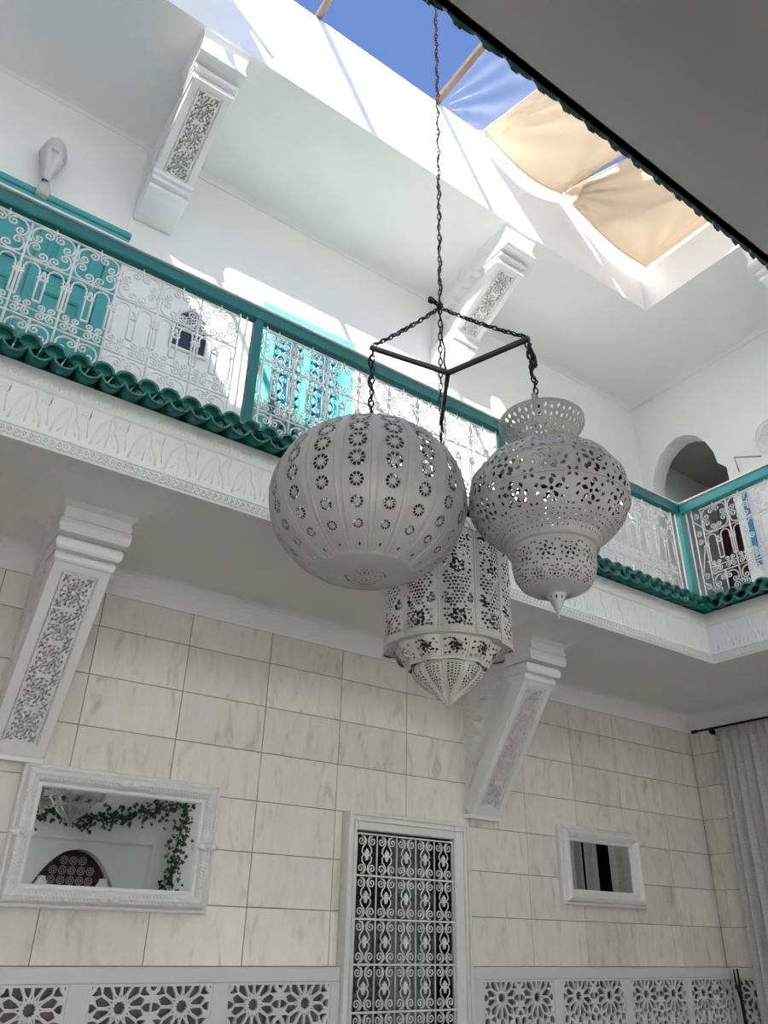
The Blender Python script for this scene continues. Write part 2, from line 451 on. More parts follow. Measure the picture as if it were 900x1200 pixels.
# first floor walls
struct(MB().box(XL - .25, 10.0, YW, YW + .3, ZG, ZC), 'wall_back_upper', 'plaster', 'white first floor wall behind the teal railing, streaked with sunlight', 'wall')
def arch_pts():
    return [(3.74, ZG), (3.74, 4.50), (3.83, 4.60), (3.85, 4.75), (3.92, 4.92), (4.02, 5.06), (4.14, 5.13), (4.25, 5.155), (4.38, 5.12), (4.50, 5.04), (4.60, 4.90), (4.655, 4.74), (4.66, 4.62), (4.72, 4.50), (4.72, ZG)]
ap = arch_pts()
poly = [(0.0, ZG)] + ap + [(4.80, ZG), (4.80, ZC), (0.0, ZC)]
struct(MB().prism(poly, XRU, XRU + .22, lambda a, b, h: (h, a, b)), 'wall_right_upper', 'plaster', 'white first floor wall with a horseshoe archway', 'wall')
mb = MB(); mb.box(XRU + 1.5, XRU + 1.6, 3.0, YW, ZG, ZC); mb.box(XRU + .22, XRU + 1.5, 3.0, 3.1, ZG, ZC); mb.box(XRU + .22, XRU + 1.5, 3.1, YW, 5.25, 5.35)
mb.prism([(3.1, 5.25), (3.1, 4.7), (3.3, 5.0), (3.7, 5.2), (4.1, 5.25)], XRU + .5, XRU + .7, lambda a, b, h: (h, a, b))
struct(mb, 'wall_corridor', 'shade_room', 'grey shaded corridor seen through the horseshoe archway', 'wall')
struct(MB().box(XL - .25, XL, YB, YW, ZG, ZC), 'wall_left_upper', 'plaster', 'white first floor wall on the left side', 'wall')
SILL, WTOP = 4.0, 5.05
mb = MB(); mb.box(XL - .25, XRU, YB - .25, YB, ZG, SILL); mb.box(XL - .25, XRU, YB - .25, YB, WTOP, ZC)
WX = [XL + .1 + 1.68 * i for i in range(7)]
for i, x in enumerate(WX): mb.box(x - (.35 if i == 0 else .06), x + .06, YB - .25, YB, SILL, WTOP)
struct(mb, 'wall_front_upper', 'plaster', 'white first floor wall with added fill windows over the near gallery', 'wall')
for i in range(6):  # added windows, out of view, that turn sunlight into soft fill
    a, b = WX[i] + .06, WX[i + 1] - .06
    w = MB(); w.box(a, b, YB - .14, YB - .135, SILL, WTOP); w = struct(w, 'window_%d' % (i + 1), 'fill_pane', 'added frosted window out of view, passing sunlight as fill', 'window'); w['group'] = 'added fill windows of the near gallery'
    f = MB(); f.box(a, a + .04, YB - .17, YB - .10, SILL, WTOP); f.box(b - .04, b, YB - .17, YB - .10, SILL, WTOP); f.box(a + .04, b - .04, YB - .17, YB - .10, 4.5, 4.54)
    build(f, 'window_frame', 'teal_paint', w)
struct(MB().box(XRU, XRU + .22, YB - .2, 0.0, ZG, ZC), 'wall_right_near', 'plaster', 'white first floor wall at the near end of the right gallery', 'wall')

# roof ring: gallery ceilings with the parapet faces of the light well
struct(MB().box(XL - .3, 10.0, YO, YW + .4, ZC, ZP), 'ceiling_upper', 'plaster_smooth', 'white gallery ceiling with sunlit parapet edge below the open sky', 'ceiling')
struct(MB().box(XO, 10.0, YB - .3, YO, ZC, ZP), 'ceiling_upper_right', 'plaster_smooth', 'white gallery ceiling beside the cream sun sails', 'ceiling')
struct(MB().box(XL - .3, XO, YB - .3, YFO, ZC, ZP), 'ceiling_upper_front', 'plaster_smooth', 'white gallery ceiling on the near side of the opening', 'ceiling')
struct(MB().box(XL - .3, -2.2, YFO, YO, ZC, ZP), 'ceiling_upper_left', 'plaster_smooth', 'white gallery ceiling on the left side of the opening', 'ceiling')
mb = MB(); pr = [(0, ZC - .040), (.008, ZC - .040), (.010, ZC - .034), (.003, ZC - .030), (.003, ZC - .024), (.02, ZC - .010), (.06, ZC - .0005)]
mb.sweep(pr, [((XL, YW - .001, 0), (0, -1, 0), (0, 0, 1)), ((XRU, YW - .001, 0), (0, -1, 0), (0, 0, 1))])
mb.sweep(pr, [((XRU - .001, YW, 0), (-1, 0, 0), (0, 0, 1)), ((XRU - .001, 0, 0), (-1, 0, 0), (0, 0, 1))])
struct(mb, 'trim_2', 'plaster_smooth', 'small white cove moulding under the upper gallery ceiling', 'trim')

struct(MB().bbox(.755, .772, YW - .007, YW - .0005, 4.0, ZC - .04, .002), 'trim_12', 'plaster_smooth', 'thin vertical plaster joint on the upper wall left of the bracket', 'trim')
# ------------------------------------------------------------------ cornices of the gallery edge
CP = [(0.09, ZS - .002), (0.0, ZS), (-.003, ZS + .012), (0.004, ZS + .016), (0.004, ZS + .068), (-.004, ZS + .074), (-.004, ZS + .086), (0.02, ZS + .094),
      (0.034, ZS + .11), (0.042, ZS + .16), (0.046, ZS + .26), (0.040, ZS + .315), (0.022, ZS + .335), (0.016, ZS + .35), (0.03, ZS + .356), (0.04, ZS + .43), (0.09, ZS + .45)]
def cornice_run(mb, path): mb.sweep(CP, path)
XI = XE; 
mb = MB()
def P_(x, y, a): return ((x, y, 0), a, (0, 0, 1))
cornice_run(mb, [P_(-1.9, YE, (0, 1, 0)), P_(XE, YE, (1, 1, 0)), P_(XE, YF - .1, (1, 0, 0))])
cornice = struct(mb, 'trim_3', 'stucco', 'white stucco cornice with moulded leaf frieze below the green eave tiles', 'cornice')

# leaf motif of the frieze: local x along, z up, y out of the wall (towards -y)
MP = 0.197
def motif():
    m = MB(); n = (0, 1, 0)
    def T(pts, r):
        r = [1.45 * q for q in r] if hasattr(r, '__len__') else 1.45 * r
        m.tube([(x, 0.0 - .001, z * 1.08) for x, z in pts], r, 5, nrm=n)
    W = MP * .47
    # big ogee leaf outline leaning over
    out = []
    for i in range(15):
        t = i / 14; out.append((-W + .6 * W * t ** 2, .005 + .19 * t ** .8 + .006 * sin(t * 22)))
    T([(-W * .9, .004), (-W * .75, .06), (-W * .55, .115), (-W * .2, .165), (W * .1, .195)], .0065)
    T([(W * .1, .195), (W * .30, .150), (W * .33, .105), (W * .62, .06), (W * .66, .004)], [.007, .009, .009, .008, .006])
    T([(W * .30, .150), (W * .44, .135), (W * .36, .115), (W * .56, .085), (W * .5, .07), (W * .72, .035)], .0055)
    # inner sprigs
    for (cx, cz, r, a, d) in ((-.35, .075, .022, 0, 1), (.05, .06, .020, 2, -1), (-.15, .115, .020, 1, 1), (.1, .145, .014, 3, -1), (-.5, .03, .016, 0, 1), (.3, .03, .016, 2, -1)):
        T(spiral(cx * W * 1.6, cz, r, a, 1.3, d, 12, .2), .0042)
    for (x0, z0, x1, z1) in ((-.1, .01, -.05, .17), (-.55, .02, -.15, .10), (.4, .02, .15, .09)):
        T([(x0 * W, z0), ((x0 * .4 + x1 * .6) * W + .006, (z0 + z1) / 2), (x1 * W, z1)], .0045)
    # counter leaf between the arches
    T(spiral(W * .80, .150, .026, 3.4, 1.4, -1, 14, .2), .0045)
    T(spiral(W * .86, .095, .016, 0.4, 1.2, 1, 12, .2), .004)
    T([(W * 1.0, .19), (W * .9, .12), (W * 1.02, .03)], .0045)
    for k in range(26):
        x = random.uniform(-W, W); z = random.uniform(.01, .185); a = random.uniform(0, 6.28)
        T([(x + .012 * cos(a + g), z + .012 * sin(a + g)) for g in (0, .8, 1.6)], .003)
    me = m.mesh('frieze_leaf', 'stucco'); recalc(me); return me
mot = motif()
def frieze(parent, x0, x1, base, rotz):
    n = int((x1 - x0) / MP)
    for i in range(n):
        place(mot, 'frieze_leaf', parent, base(x0 + MP * (i + .5)), (0, 0, rotz))
frieze(cornice, -.75, XE - .03, lambda s: (s, YE + .036, ZS + .115), 0)
frieze(cornice, -YE + .03, -1.2, lambda s: (XE + .036, -s, ZS + .115), -pi / 2)
# guilloche band and upper dentil leaf band: one cell each, repeated
GP = 0.066
m = MB()
for ph in (0, pi):
    m.tube([(GP * i / 12, -.002, .021 * sin(2 * pi * i / 12 + ph)) for i in range(13)], .0058, 5, nrm=(0, 1, 0))
m.sphere((GP * .25, -.001, 0), .007, 6, 4); m.sphere((GP * .75, -.001, 0), .007, 6, 4)
for sgn in (-1, 1):
    for xx in (0.0, .5): m.tube([(GP * (xx + .0) - .009 + .5 * GP * 0, -.001, sgn * .024), (GP * xx, -.002, sgn * .014), (GP * xx + .009, -.001, sgn * .024)], .003, 4, nrm=(0, 1, 0))
gui = m.mesh('guilloche_link', 'stucco'); recalc(gui)
n = int((XE + .9) / GP)
for i in range(n): place(gui, 'guilloche_link', cornice, (XE - GP * (i + 1), YE + .003, ZS + .042))
for i in range(int(2.6 / GP)): place(gui, 'guilloche_link', cornice, (XE + .003, YE - GP * i, ZS + .042), (0, 0, -pi / 2))
m = MB()
for k in (0, 1):
    m.tube([(x + .05 * k, -.002, z) for x, z in spiral(.02, .03, .016, 0, 1.3, 1 if k else -1, 10, .25)], .0035, 5, nrm=(0, 1, 0))
    m.tube([(.045 + .05 * k, -.002, .004), (.05 + .05 * k - .01, -.002, .035), (.045 + .05 * k, -.002, .06)], .0035, 5, nrm=(0, 1, 0))
lef = m.mesh('top_band_scroll', 'stucco'); recalc(lef)
for i in range(int((XE + .9) / .1)): place(lef, 'top_band_scroll', cornice, (XE - .1 * (i + 1), YE + .033, ZS + .362))
for i in range(int(2.4 / .1)): place(lef, 'top_band_scroll', cornice, (XE + .033, YE - .1 * (i + .2), ZS + .362), (0, 0, -pi / 2))

# cornice of the near gallery (its edge overhangs towards the light well)
mb = MB(); mb.sweep([(-.02, ZS), (.0, ZS), (.03, ZS + .1), (.05, ZS + .3), (.06, ZS + .42), (-.02, ZS + .45)], [P_(-3.2, YF, (0, 1, 0)), P_(XE + .1, YF, (0, 1, 0))])
cornice_n = struct(mb, 'trim_4', 'stucco', 'white edge moulding of the near gallery under its green tiles', 'cornice')

# ------------------------------------------------------------------ green glazed eave tiles
TP = 0.1215
def half_pipe(r0, r1, L, thick, up, n=10, slope=0.26, arc=pi):
    """barrel tile: local x across, y back along slope, z up; lower end at y=0"""
    m = MB(); sg = 1 if up else -1
    vs = []
    for (yy, rr) in ((0, r0), (L, r1)):
        for off in (0, thick):
            for i in range(n + 1):
                g = (pi - arc) / 2 + arc * i / n
                vs.append(((rr - off) * cos(g), yy, sg * (rr - off) * sin(g) * .92 + yy * slope))
    k = n + 1; fs = []
    for i in range(n):
        fs += [(i, i + 1, 2 * k + i + 1, 2 * k + i), (k + i + 1, k + i, 3 * k + i, 3 * k + i + 1), (i, k + i, k + i + 1, i + 1), (2 * k + i, 2 * k + i + 1, 3 * k + i + 1, 3 * k + i)]
    fs += [(0, 2 * k, 3 * k, k), (n, k + n, 3 * k + n, 2 * k + n)]
    m.add(vs, fs, False)
    if up:                                            # mortar plug set back in the open end
        pv = [((r0 - thick) * cos(pi * i / n), .035, (r0 - thick) * sin(pi * i / n) * .92 + .035 * slope) for i in range(n + 1)] + [(0, .045, -.02)]
        m.add(pv, [tuple(range(n + 1)), (0, n + 1, n)], False)
    me = m.mesh('eave_tile', 'green_glaze'); recalc(me)
    for i, p in enumerate(me.polygons): p.use_smooth = (abs(p.normal.y) < .8)
    return me
pan = half_pipe(.062, .058, .30, .012, False)
cov = half_pipe(.060, .052, .30, .014, True)
eave = tag(build(MB().box(-1.9, XE + .12, YE + .10, YE + .13, ZG - .02, ZG + .11).box(XE + .10, XE + .13, YF, YE + .12, ZG - .02, ZG + .11), 'trim_5', 'green_glaze'),
           'dark green glazed tile eave along the gallery edge below the railing', 'tile eave', kind='structure')
ZB = 2.505
k = 0
x = XE - .03
while x > -.9:
    j = random.uniform(-.004, .004)
    place(pan, 'eave_tile', eave, (x, YE - .080 + j, ZB + .010), (0, 0, random.uniform(-.02, .02)))
    place(cov, 'eave_tile', eave, (x - TP / 2, YE - .084 - j, ZB + .026), (0, 0, random.uniform(-.02, .02)))
    x -= TP
y = YE - .03
while y > 1.3:
    j = random.uniform(-.004, .004)
    place(pan, 'eave_tile', eave, (XE - .080 + j, y, ZB + .010), (0, 0, -pi / 2 + random.uniform(-.02, .02)))
    place(cov, 'eave_tile', eave, (XE - .084 - j, y - TP / 2, ZB + .026), (0, 0, -pi / 2 + random.uniform(-.02, .02)))
    y -= TP
eave_n = tag(build(MB().box(-3, XE, YF - .04, YF + .06, ZG - .02, ZG + .05), 'trim_6', 'green_glaze'), 'dark green tile edge of the near gallery against the sky', 'tile eave', kind='structure')
x = 0.1
while x < 3.6:
    place(pan, 'eave_tile', eave_n, (x, YF + .178, ZG - .002), (0, 0, pi + random.uniform(-.03, .03)))
    place(cov, 'eave_tile', eave_n, (x + TP / 2, YF + .210, ZG + .005), (0, 0, pi + random.uniform(-.03, .03)))
    x += TP

# ------------------------------------------------------------------ lattice dado on the lower wall
LC = 0.345                       # rosette cell
def rosette_holes(cx, cy, s):
    H = []
    st = []
    for i in range(24):
        r = .098 if i % 2 == 0 else .075
        st.append((cx + s * r * cos(pi * i / 12), cy + s * r * sin(pi * i / 12)))
    H.append(st)
    for i in range(12):
        g = 2 * pi * i / 12 + pi / 12
        H.append(pol(cx, cy, [(s * r, s * t) for r, t in ((.150, 0), (.205, .034), (.335, .066), (.40, .0), (.335, -.066), (.205, -.034))], g))
        g2 = 2 * pi * i / 12
        H.append(pol(cx, cy, [(s * r, s * t) for r, t in ((.128, 0), (.150, .010), (.185, 0), (.150, -.010))], g2))
        if i % 3 == 0: sh = ((.340, 0), (.400, .050), (.485, .062), (.485, -.062), (.400, -.050))
        else: sh = ((.345, 0), (.405, .052), (.478, .082), (.452, 0), (.478, -.082), (.405, -.052))
        H.append(pol(cx, cy, [(s * r, s * t) for r, t in sh], g2))
    for sx in (-1, 1):
        for sy in (-1, 1):
            g = atan2(sy, sx)
            H.append(pol(cx, cy, [(s * r, s * t) for r, t in ((.490, 0), (.535, .062), (.600, .062), (.660, 0), (.600, -.062), (.535, -.062))], g))
            for sg in (-1, 1):
                H.append(pol(cx, cy, [(s * r, s * t) for r, t in ((.520, sg * .095), (.495, sg * .150), (.525, sg * .215), (.585, sg * .125))], g))
    return H
ROWS = 3
def clip_rect(p, x0, x1, y0, y1):
    for (ax, lim, sg) in ((0, x0, 1), (0, x1, -1), (1, y0, 1), (1, y1, -1)):
        q = []
        for i in range(len(p)):
            a, b = p[i - 1], p[i]; da, db = sg * (a[ax] - lim), sg * (b[ax] - lim)
            if (da >= 0) != (db >= 0): t = da / (da - db); q.append((a[0] + (b[0] - a[0]) * t, a[1] + (b[1] - a[1]) * t))
            if db >= 0: q.append(b)
        p = q
        if len(p) < 3: return None
    if abs(sum(p[i - 1][0] * p[i][1] - p[i][0] * p[i - 1][1] for i in range(len(p)))) < 6e-5: return None
    return p
def lattice_panel_mesh(wd, ht):
    m = MB(); H = []
    for a in range(2):
        for b in range(ROWS):
            H += rosette_holes(wd * (a + .5) / 2, ht - .108 - (wd / 2) * b, wd / 2)
    H = [c for c in (clip_rect(h, .012, wd - .012, .012, ht - .012) for h in H) if c]
    VT = perf(0, wd, 0, ht, H, 6, 6)
    perf_solid(m, VT, lambda u, v, h: (u, -h, v), .022, back=False, smooth=False)
    me = m.mesh('lattice_panel', 'lattice_white'); recalc(me); return me
LW, LH = 0.69, 0.64
LZ1 = -0.262; LZ0 = LZ1 - LH
lat = lattice_panel_mesh(LW, LH)
def dado(name, xs, x0, x1, label):
    d = tag(build(MB().box(x0, x1, YW - .008, YW + .006, LZ0 - .3, -.19), name, 'lattice_dark'), label, 'wall panelling', kind='structure')
    # frame: rails and stiles
    build(MB().bbox(x0, x1, YW - .055, YW - .004, LZ1, -.183, .006), 'top_rail', 'lattice_white', d)
    build(MB().bbox(x0, x1, YW - .054, YW - .004, LZ0 - .3, LZ0, .004), 'bottom_rail', 'lattice_white', d)
    edges = [x0] + [v for x in xs for v in (x, x + LW)] + [x1]
    for i in range(0, len(edges), 2):
        if edges[i + 1] - edges[i] > .004:
            build(MB().bbox(edges[i], edges[i + 1], YW - .0535, YW - .004, LZ0, LZ1, .003), 'stile', 'lattice_white', d)
    for x in xs: place(lat, 'lattice_panel', d, (x, YW - .05, LZ0))
dado('trim_7', [-.11, .69, 1.49, 2.272], -.2, DX0, 'white pierced star lattice dado below the large mirror')
dado('trim_8', [4.205, 4.985, 5.765, 6.535 - .02], DX1, XR - .012, 'white pierced star lattice dado below the small mirror')
d = tag(build(MB().box(XR - .008, XR + .006, 4.15, YW - .06, LZ0 - .3, -.19), 'trim_9', 'lattice_dark'), 'white pierced lattice dado on the side wall by the curtain', 'wall panelling', kind='structure')
build(MB().bbox(XR - .055, XR - .004, 4.15, YW - .056, LZ1, -.183, .006), 'top_rail', 'lattice_white', d)
build(MB().bbox(XR - .0535, XR - .004, 4.70, YW - .056, LZ0 - .3, LZ1, .004), 'stile', 'lattice_white', d)
place(lat, 'lattice_panel', d, (XR - .05, 4.70, LZ0), (0, 0, -pi / 2))

# ------------------------------------------------------------------ frames helper
def frame_rect(mb, x0, x1, z0, z1, prof, y):
    """prof: (inset from outer edge, height towards the room)"""
    path = []
    for (cx, cz, ax, az) in ((x0, z0, 1, 1), (x1, z0, -1, 1), (x1, z1, -1, -1), (x0, z1, 1, -1)):
        path.append(((cx, y, cz), (ax, 0, az), (0, -1, 0)))
    mb.sweep(prof, path, closed=True)

# ------------------------------------------------------------------ door with wrought grille
door = empty('grille_door', (3.56, YW, ZF), 'white framed dark glass door with scrolled iron grille below the tiled wall', 'door')
gx0, gx1, gz1 = 3.105, 3.955, 0.625
mb = MB()
mb.bbox(DX0, gx0, YW - .075, YW + .02, ZF, DZ1, .006); mb.bbox(gx1, DX1, YW - .075, YW + .02, ZF, DZ1, .006)
mb.bbox(gx0 - .001, gx1 + .001, YW - .075, YW + .02, gz1, DZ1, .006)
build(mb, 'door_frame', 'grille_white', door)
mb = MB()
for (e, w) in ((0.0, .022), (0.045, .012)):
    a0, a1, t1 = DX0 + e, DX1 - e, DZ1 - e
    mb.bbox(a0, a0 + w, YW - .09, YW - .07, ZF, t1, .004); mb.bbox(a1 - w, a1, YW - .09, YW - .07, ZF, t1, .004); mb.bbox(a0 + w, a1 - w, YW - .09, YW - .07, t1 - w, t1, .004)
build(mb, 'frame_moulding', 'grille_white', door)
build(MB().box(gx0, gx1, YW - .004, YW + .004, ZF + .02, gz1), 'door_pane', 'dark_room', door)
build(MB().box(gx0, gx1, YW - .026, YW - .022, ZF + .02, gz1), 'glass_sheet', 'window_glass', door)
mb = MB(); mb.grid(lambda u, v: (3.44 + .30 * u, YW - .010 + .004 * sin(u * 25), ZF + .05 + (gz1 - ZF - .08) * v), 24, 2)
build(mb, 'reflection_strip', 'curtain_linen', door)  # folded grey strip stands in for a reflection in the door glass
CW = .166; CH = .2535
m = MB(); n = (0, 1, 0)
def GT(pts, r=.0052, k=5): m.tube([(x, 0, z) for x, z in pts], r, k, nrm=n)
GT([(0, 0), (0, CH)], .006); GT([(CW, 0), (CW, CH)], .006)
cx = CW / 2
for s in (-1, 1):
    for (zc, dd) in ((CH - .040, 1), (.040, -1)):
        # spiral, then the S sweeping to the lyre
        sp = spiral(cx + s * .045, zc, .031, (pi / 2 if dd > 0 else -pi / 2), 1.5, (s * dd), 18, .15)
        GT(sp)
    GT([(cx + s * .045, CH - .009), (cx + s * .02, CH - .014), (cx + s * .008, CH - .035), (cx + s * .012, CH - .058), (cx + s * .034, CH - .085), (cx + s * .040, CH - .108), (cx + s * .028, CH - .125), (cx + s * .010, CH - .122), (cx + s * .014, CH - .108)])
    GT([(cx + s * .045, .009), (cx + s * .02, .014), (cx + s * .006, .035), (cx + s * .012, .058), (cx + s * .036, .085), (cx + s * .040, .108), (cx + s * .026, .126), (cx + s * .008, .116), (cx + s * .012, .104)])
# fleur
m.prism([(cx, .165), (cx + .011, .150), (cx + .02, .142), (cx + .011, .136), (cx + .017, .120), (cx + .006, .112), (cx + .007, .092), (cx - .007, .092), (cx - .006, .112), (cx - .017, .120), (cx - .011, .136), (cx - .02, .142), (cx - .011, .150)], -.006, .006, lambda a, b, h: (a, h, b))
gcell = m.mesh('grille_scroll', 'grille_white'); recalc(gcell)
grl = MB(); gy = YW - .055
for i in range(0, 8):
    z = .345 - .2575 * i
    build(MB().bbox(gx0 + .0, gx1 - .0, gy - .007, gy + .007, z - .006, z + .006, .002), 'grille_bar', 'grille_white', door)
build(MB().bbox(gx0 + .01, gx1 - .01, gy - .007, gy + .007, .598, .608, .002), 'grille_bar', 'grille_white', door)
for i in range(-1, 7):
    for c in range(5):
        place(gcell, 'grille_scroll', door, (gx0 + .010 + CW * c, gy, .345 + .002 - .2575 * (i + 1)))

# ------------------------------------------------------------------ mirrors
def mirror(name, x0, x1, z0, z1, label, wfr, ornate):
    e = empty(name, ((x0 + x1) / 2, YW, z0), label, 'mirror')
    w = wfr; y = YW - .006
    build(MB().box(x0 + .01, x1 - .01, y - .02, y, z0 + .01, z1 - .01), 'backing', 'wood_dark', e)
    pr = [(0.0, 0.0), (0.0, .035), (w * .07, .045), (w * .13, .045), (w * .18, .038), (w * .30, .066), (w * .5, .078), (w * .70, .062), (w * .80, .040), (w * .86, .046), (w * .95, .046), (w, .036), (w, .018)]
    mb = MB(); frame_rect(mb, x0, x1, z0, z1, pr, y)
    f = build(mb, 'frame', 'mirror_frame', e)
    build(MB().box(x0 + w * .9, x1 - w * .9, y - .026, y - .021, z0 + w * .9, z1 - w * .9), 'looking_glass', 'mirror_glass', e)
    if ornate:
        # hammered scales and a flower on each side, carved corner leaves
        m = MB()
        def blob(px, pz, hh): m.sphere((px, y - hh, pz), .0085, 6, 4, .9)
        nX = int((x1 - x0 - 2 * w) / .020); nZ = int((z1 - z0 - 2 * w) / .020)
        for q, hh in ((.36, .066), (.5, .074), (.64, .066)):
            for i in range(nX + 1):
                xx = x0 + w + (x1 - x0 - 2 * w) * (i + (.5 if q == .5 else 0)) / (nX + 1)
                if abs(xx - (x0 + x1) / 2) < .10: continue
                blob(xx, z0 + w * q, hh); blob(xx, z1 - w * q, hh)
            for i in range(nZ + 1):
                zz = z0 + w + (z1 - z0 - 2 * w) * (i + (.5 if q == .5 else 0)) / (nZ + 1)
                if abs(zz - (z0 + z1) / 2) < .07: continue
                blob(x0 + w * q, zz, hh); blob(x1 - w * q, zz, hh)
        build(m, 'scale_relief', 'mirror_frame', f)['kind'] = 'stuff'
        spots = [((x0 + x1) / 2, z0 + w * .5, 0), ((x0 + x1) / 2, z1 - w * .5, 0), (x0 + w * .5, (z0 + z1) / 2, 1), (x1 - w * .5, (z0 + z1) / 2, 1)]
        for (px, pz, v) in spots:
            m = MB()
            for k in range(-3, 4):
                l = .030 - abs(k) * .004
                for i in range(2):
                    a = k * .45 + i * pi
                    dx, dz = cos(a), sin(a)
                    if v: dx, dz = dz, dx
                    m.tube([(px + dx * .012, y - .079, pz + dz * .012), (px + dx * (.045 + l * .3), y - .078, pz + dz * l * .9), (px + dx * (.075), y - .070, pz + dz * l * 1.0)], [.006, .008, .002], 5)
            m.sphere((px, y - .080, pz), .016, 8, 5, 1)
            build(m, 'flower_relief', 'mirror_frame', f)
    return e
mirror('wall_mirror', .922, 2.093, .078, .795, 'large white framed mirror with hammered flower carving, reflecting ivy', .118, True)
mirror('wall_mirror', 5.085, 6.085, .238, .832, 'small plain white framed mirror reflecting grey curtains', .118, False)

# ------------------------------------------------------------------ corbel brackets
def carve_unit(cx, cy, s):
    """holes of one arabesque square of half-size s"""
    H = []
    for i in range(8):
        g = pi / 4 * i
        H.append(leafh(cx + s * .30 * cos(g), cy + s * .30 * sin(g), s * .165, s * .075, g))
        g2 = g + pi / 8
        H.append(leafh(cx + s * .46 * cos(g2), cy + s * .46 * sin(g2), s * .125, s * .055, g2 + .7))
        H.append(leafh(cx + s * .60 * cos(g2 + .16), cy + s * .60 * sin(g2 + .16), s * .115, s * .055, g2 - .6))
        H.append(ell(cx + s * .62 * cos(g), cy + s * .62 * sin(g), s * .085, s * .065, g, 6))
        H.append(leafh(cx + s * .80 * cos(g2), cy + s * .80 * sin(g2), s * .11, s * .06, g2 + pi / 2))
        H.append(leafh(cx + s * .82 * cos(g), cy + s * .82 * sin(g), s * .10, s * .062, g + pi / 2))
    for sx in (-1, 1):
        for sy in (-1, 1):
            H.append(leafh(cx + sx * s * .74, cy + sy * s * .74, s * .15, s * .08, atan2(sy, sx)))
            H.append(leafh(cx + sx * s * .90, cy + sy * s * .62, s * .12, s * .062, pi / 2))
            H.append(leafh(cx + sx * s * .62, cy + sy * s * .90, s * .12, s * .062, 0))
            H.append(ell(cx + sx * s * .90, cy + sy * s * .90, s * .06, s * .06, 0, 5))
    return H
def ok_holes(H):
    """drop holes whose boxes come too close to earlier ones' centres"""
    keep = []
    for h in H:
        cx = sum(p[0] for p in h) / len(h); cy = sum(p[1] for p in h) / len(h)
        r = max(sqrt((p[0] - cx) ** 2 + (p[1] - cy) ** 2) for p in h)
        if all((cx - k[0]) ** 2 + (cy - k[1]) ** 2 > (0.56 * (r + k[2])) ** 2 for k in keep): keep.append((cx, cy, r, h))
    return [k[3] for k in keep]
def carved_panel(mb, L, W, fn, units):
    """pierced plate 0..L by 0..W with dotted border"""
    bw = W * .10; H = []
    uh = (L - 2 * bw) / units; uw = W - 2 * bw
    for i in range(units):
        cx, cy = bw + uh * (i + .5), W / 2
        s = uh / 2; k = uw / uh
        for h in carve_unit(0, 0, s): H.append([(cx + x, cy + y * k) for x, y in h])
    H = ok_holes(H)
    for k, h in enumerate(H):
        mx, my = sum(p[0] for p in h) / len(h), sum(p[1] for p in h) / len(h); H[k] = [(mx + (x - mx) * 1.2, my + (y - my) * 1.2) for x, y in h]
    H = [h for h in H if all(bw * .9 < y < W - bw * .9 and bw * .5 < x < L - bw * .5 for x, y in h)]
    nb = int(L / (bw * .62))
    for i in range(nb):
        x = L * (i + .5) / nb
        for y in (bw * .5, W - bw * .5): H.append(ell(x, y, bw * .20, bw * .26, .5, 4))
    perf_solid(mb, perf(0, L, 0, W, H, 8, 3), fn, .019, back=False, smooth=False)

def flare_block(mb, x0, x1, yb, prof, ex=1.0):
    """block between the wall side yb and a front profile [(y,z,widen)], widening to the sides"""
    vs = []
    for (y, z, w) in prof:
        vs += [(x0 - w * ex, y, z), (x1 + w * ex, y, z), (x1 + w * ex, yb, z), (x0 - w * ex, yb, z)]
    k = len(prof); fs = [(0, 1, 2, 3), tuple((k - 1) * 4 + j for j in (3, 2, 1, 0))]
    for i in range(k - 1):
        for j in range(4): fs.append((i * 4 + j, i * 4 + (j + 1) % 4, (i + 1) * 4 + (j + 1) % 4, (i + 1) * 4 + j))
    mb.add(vs, fs)

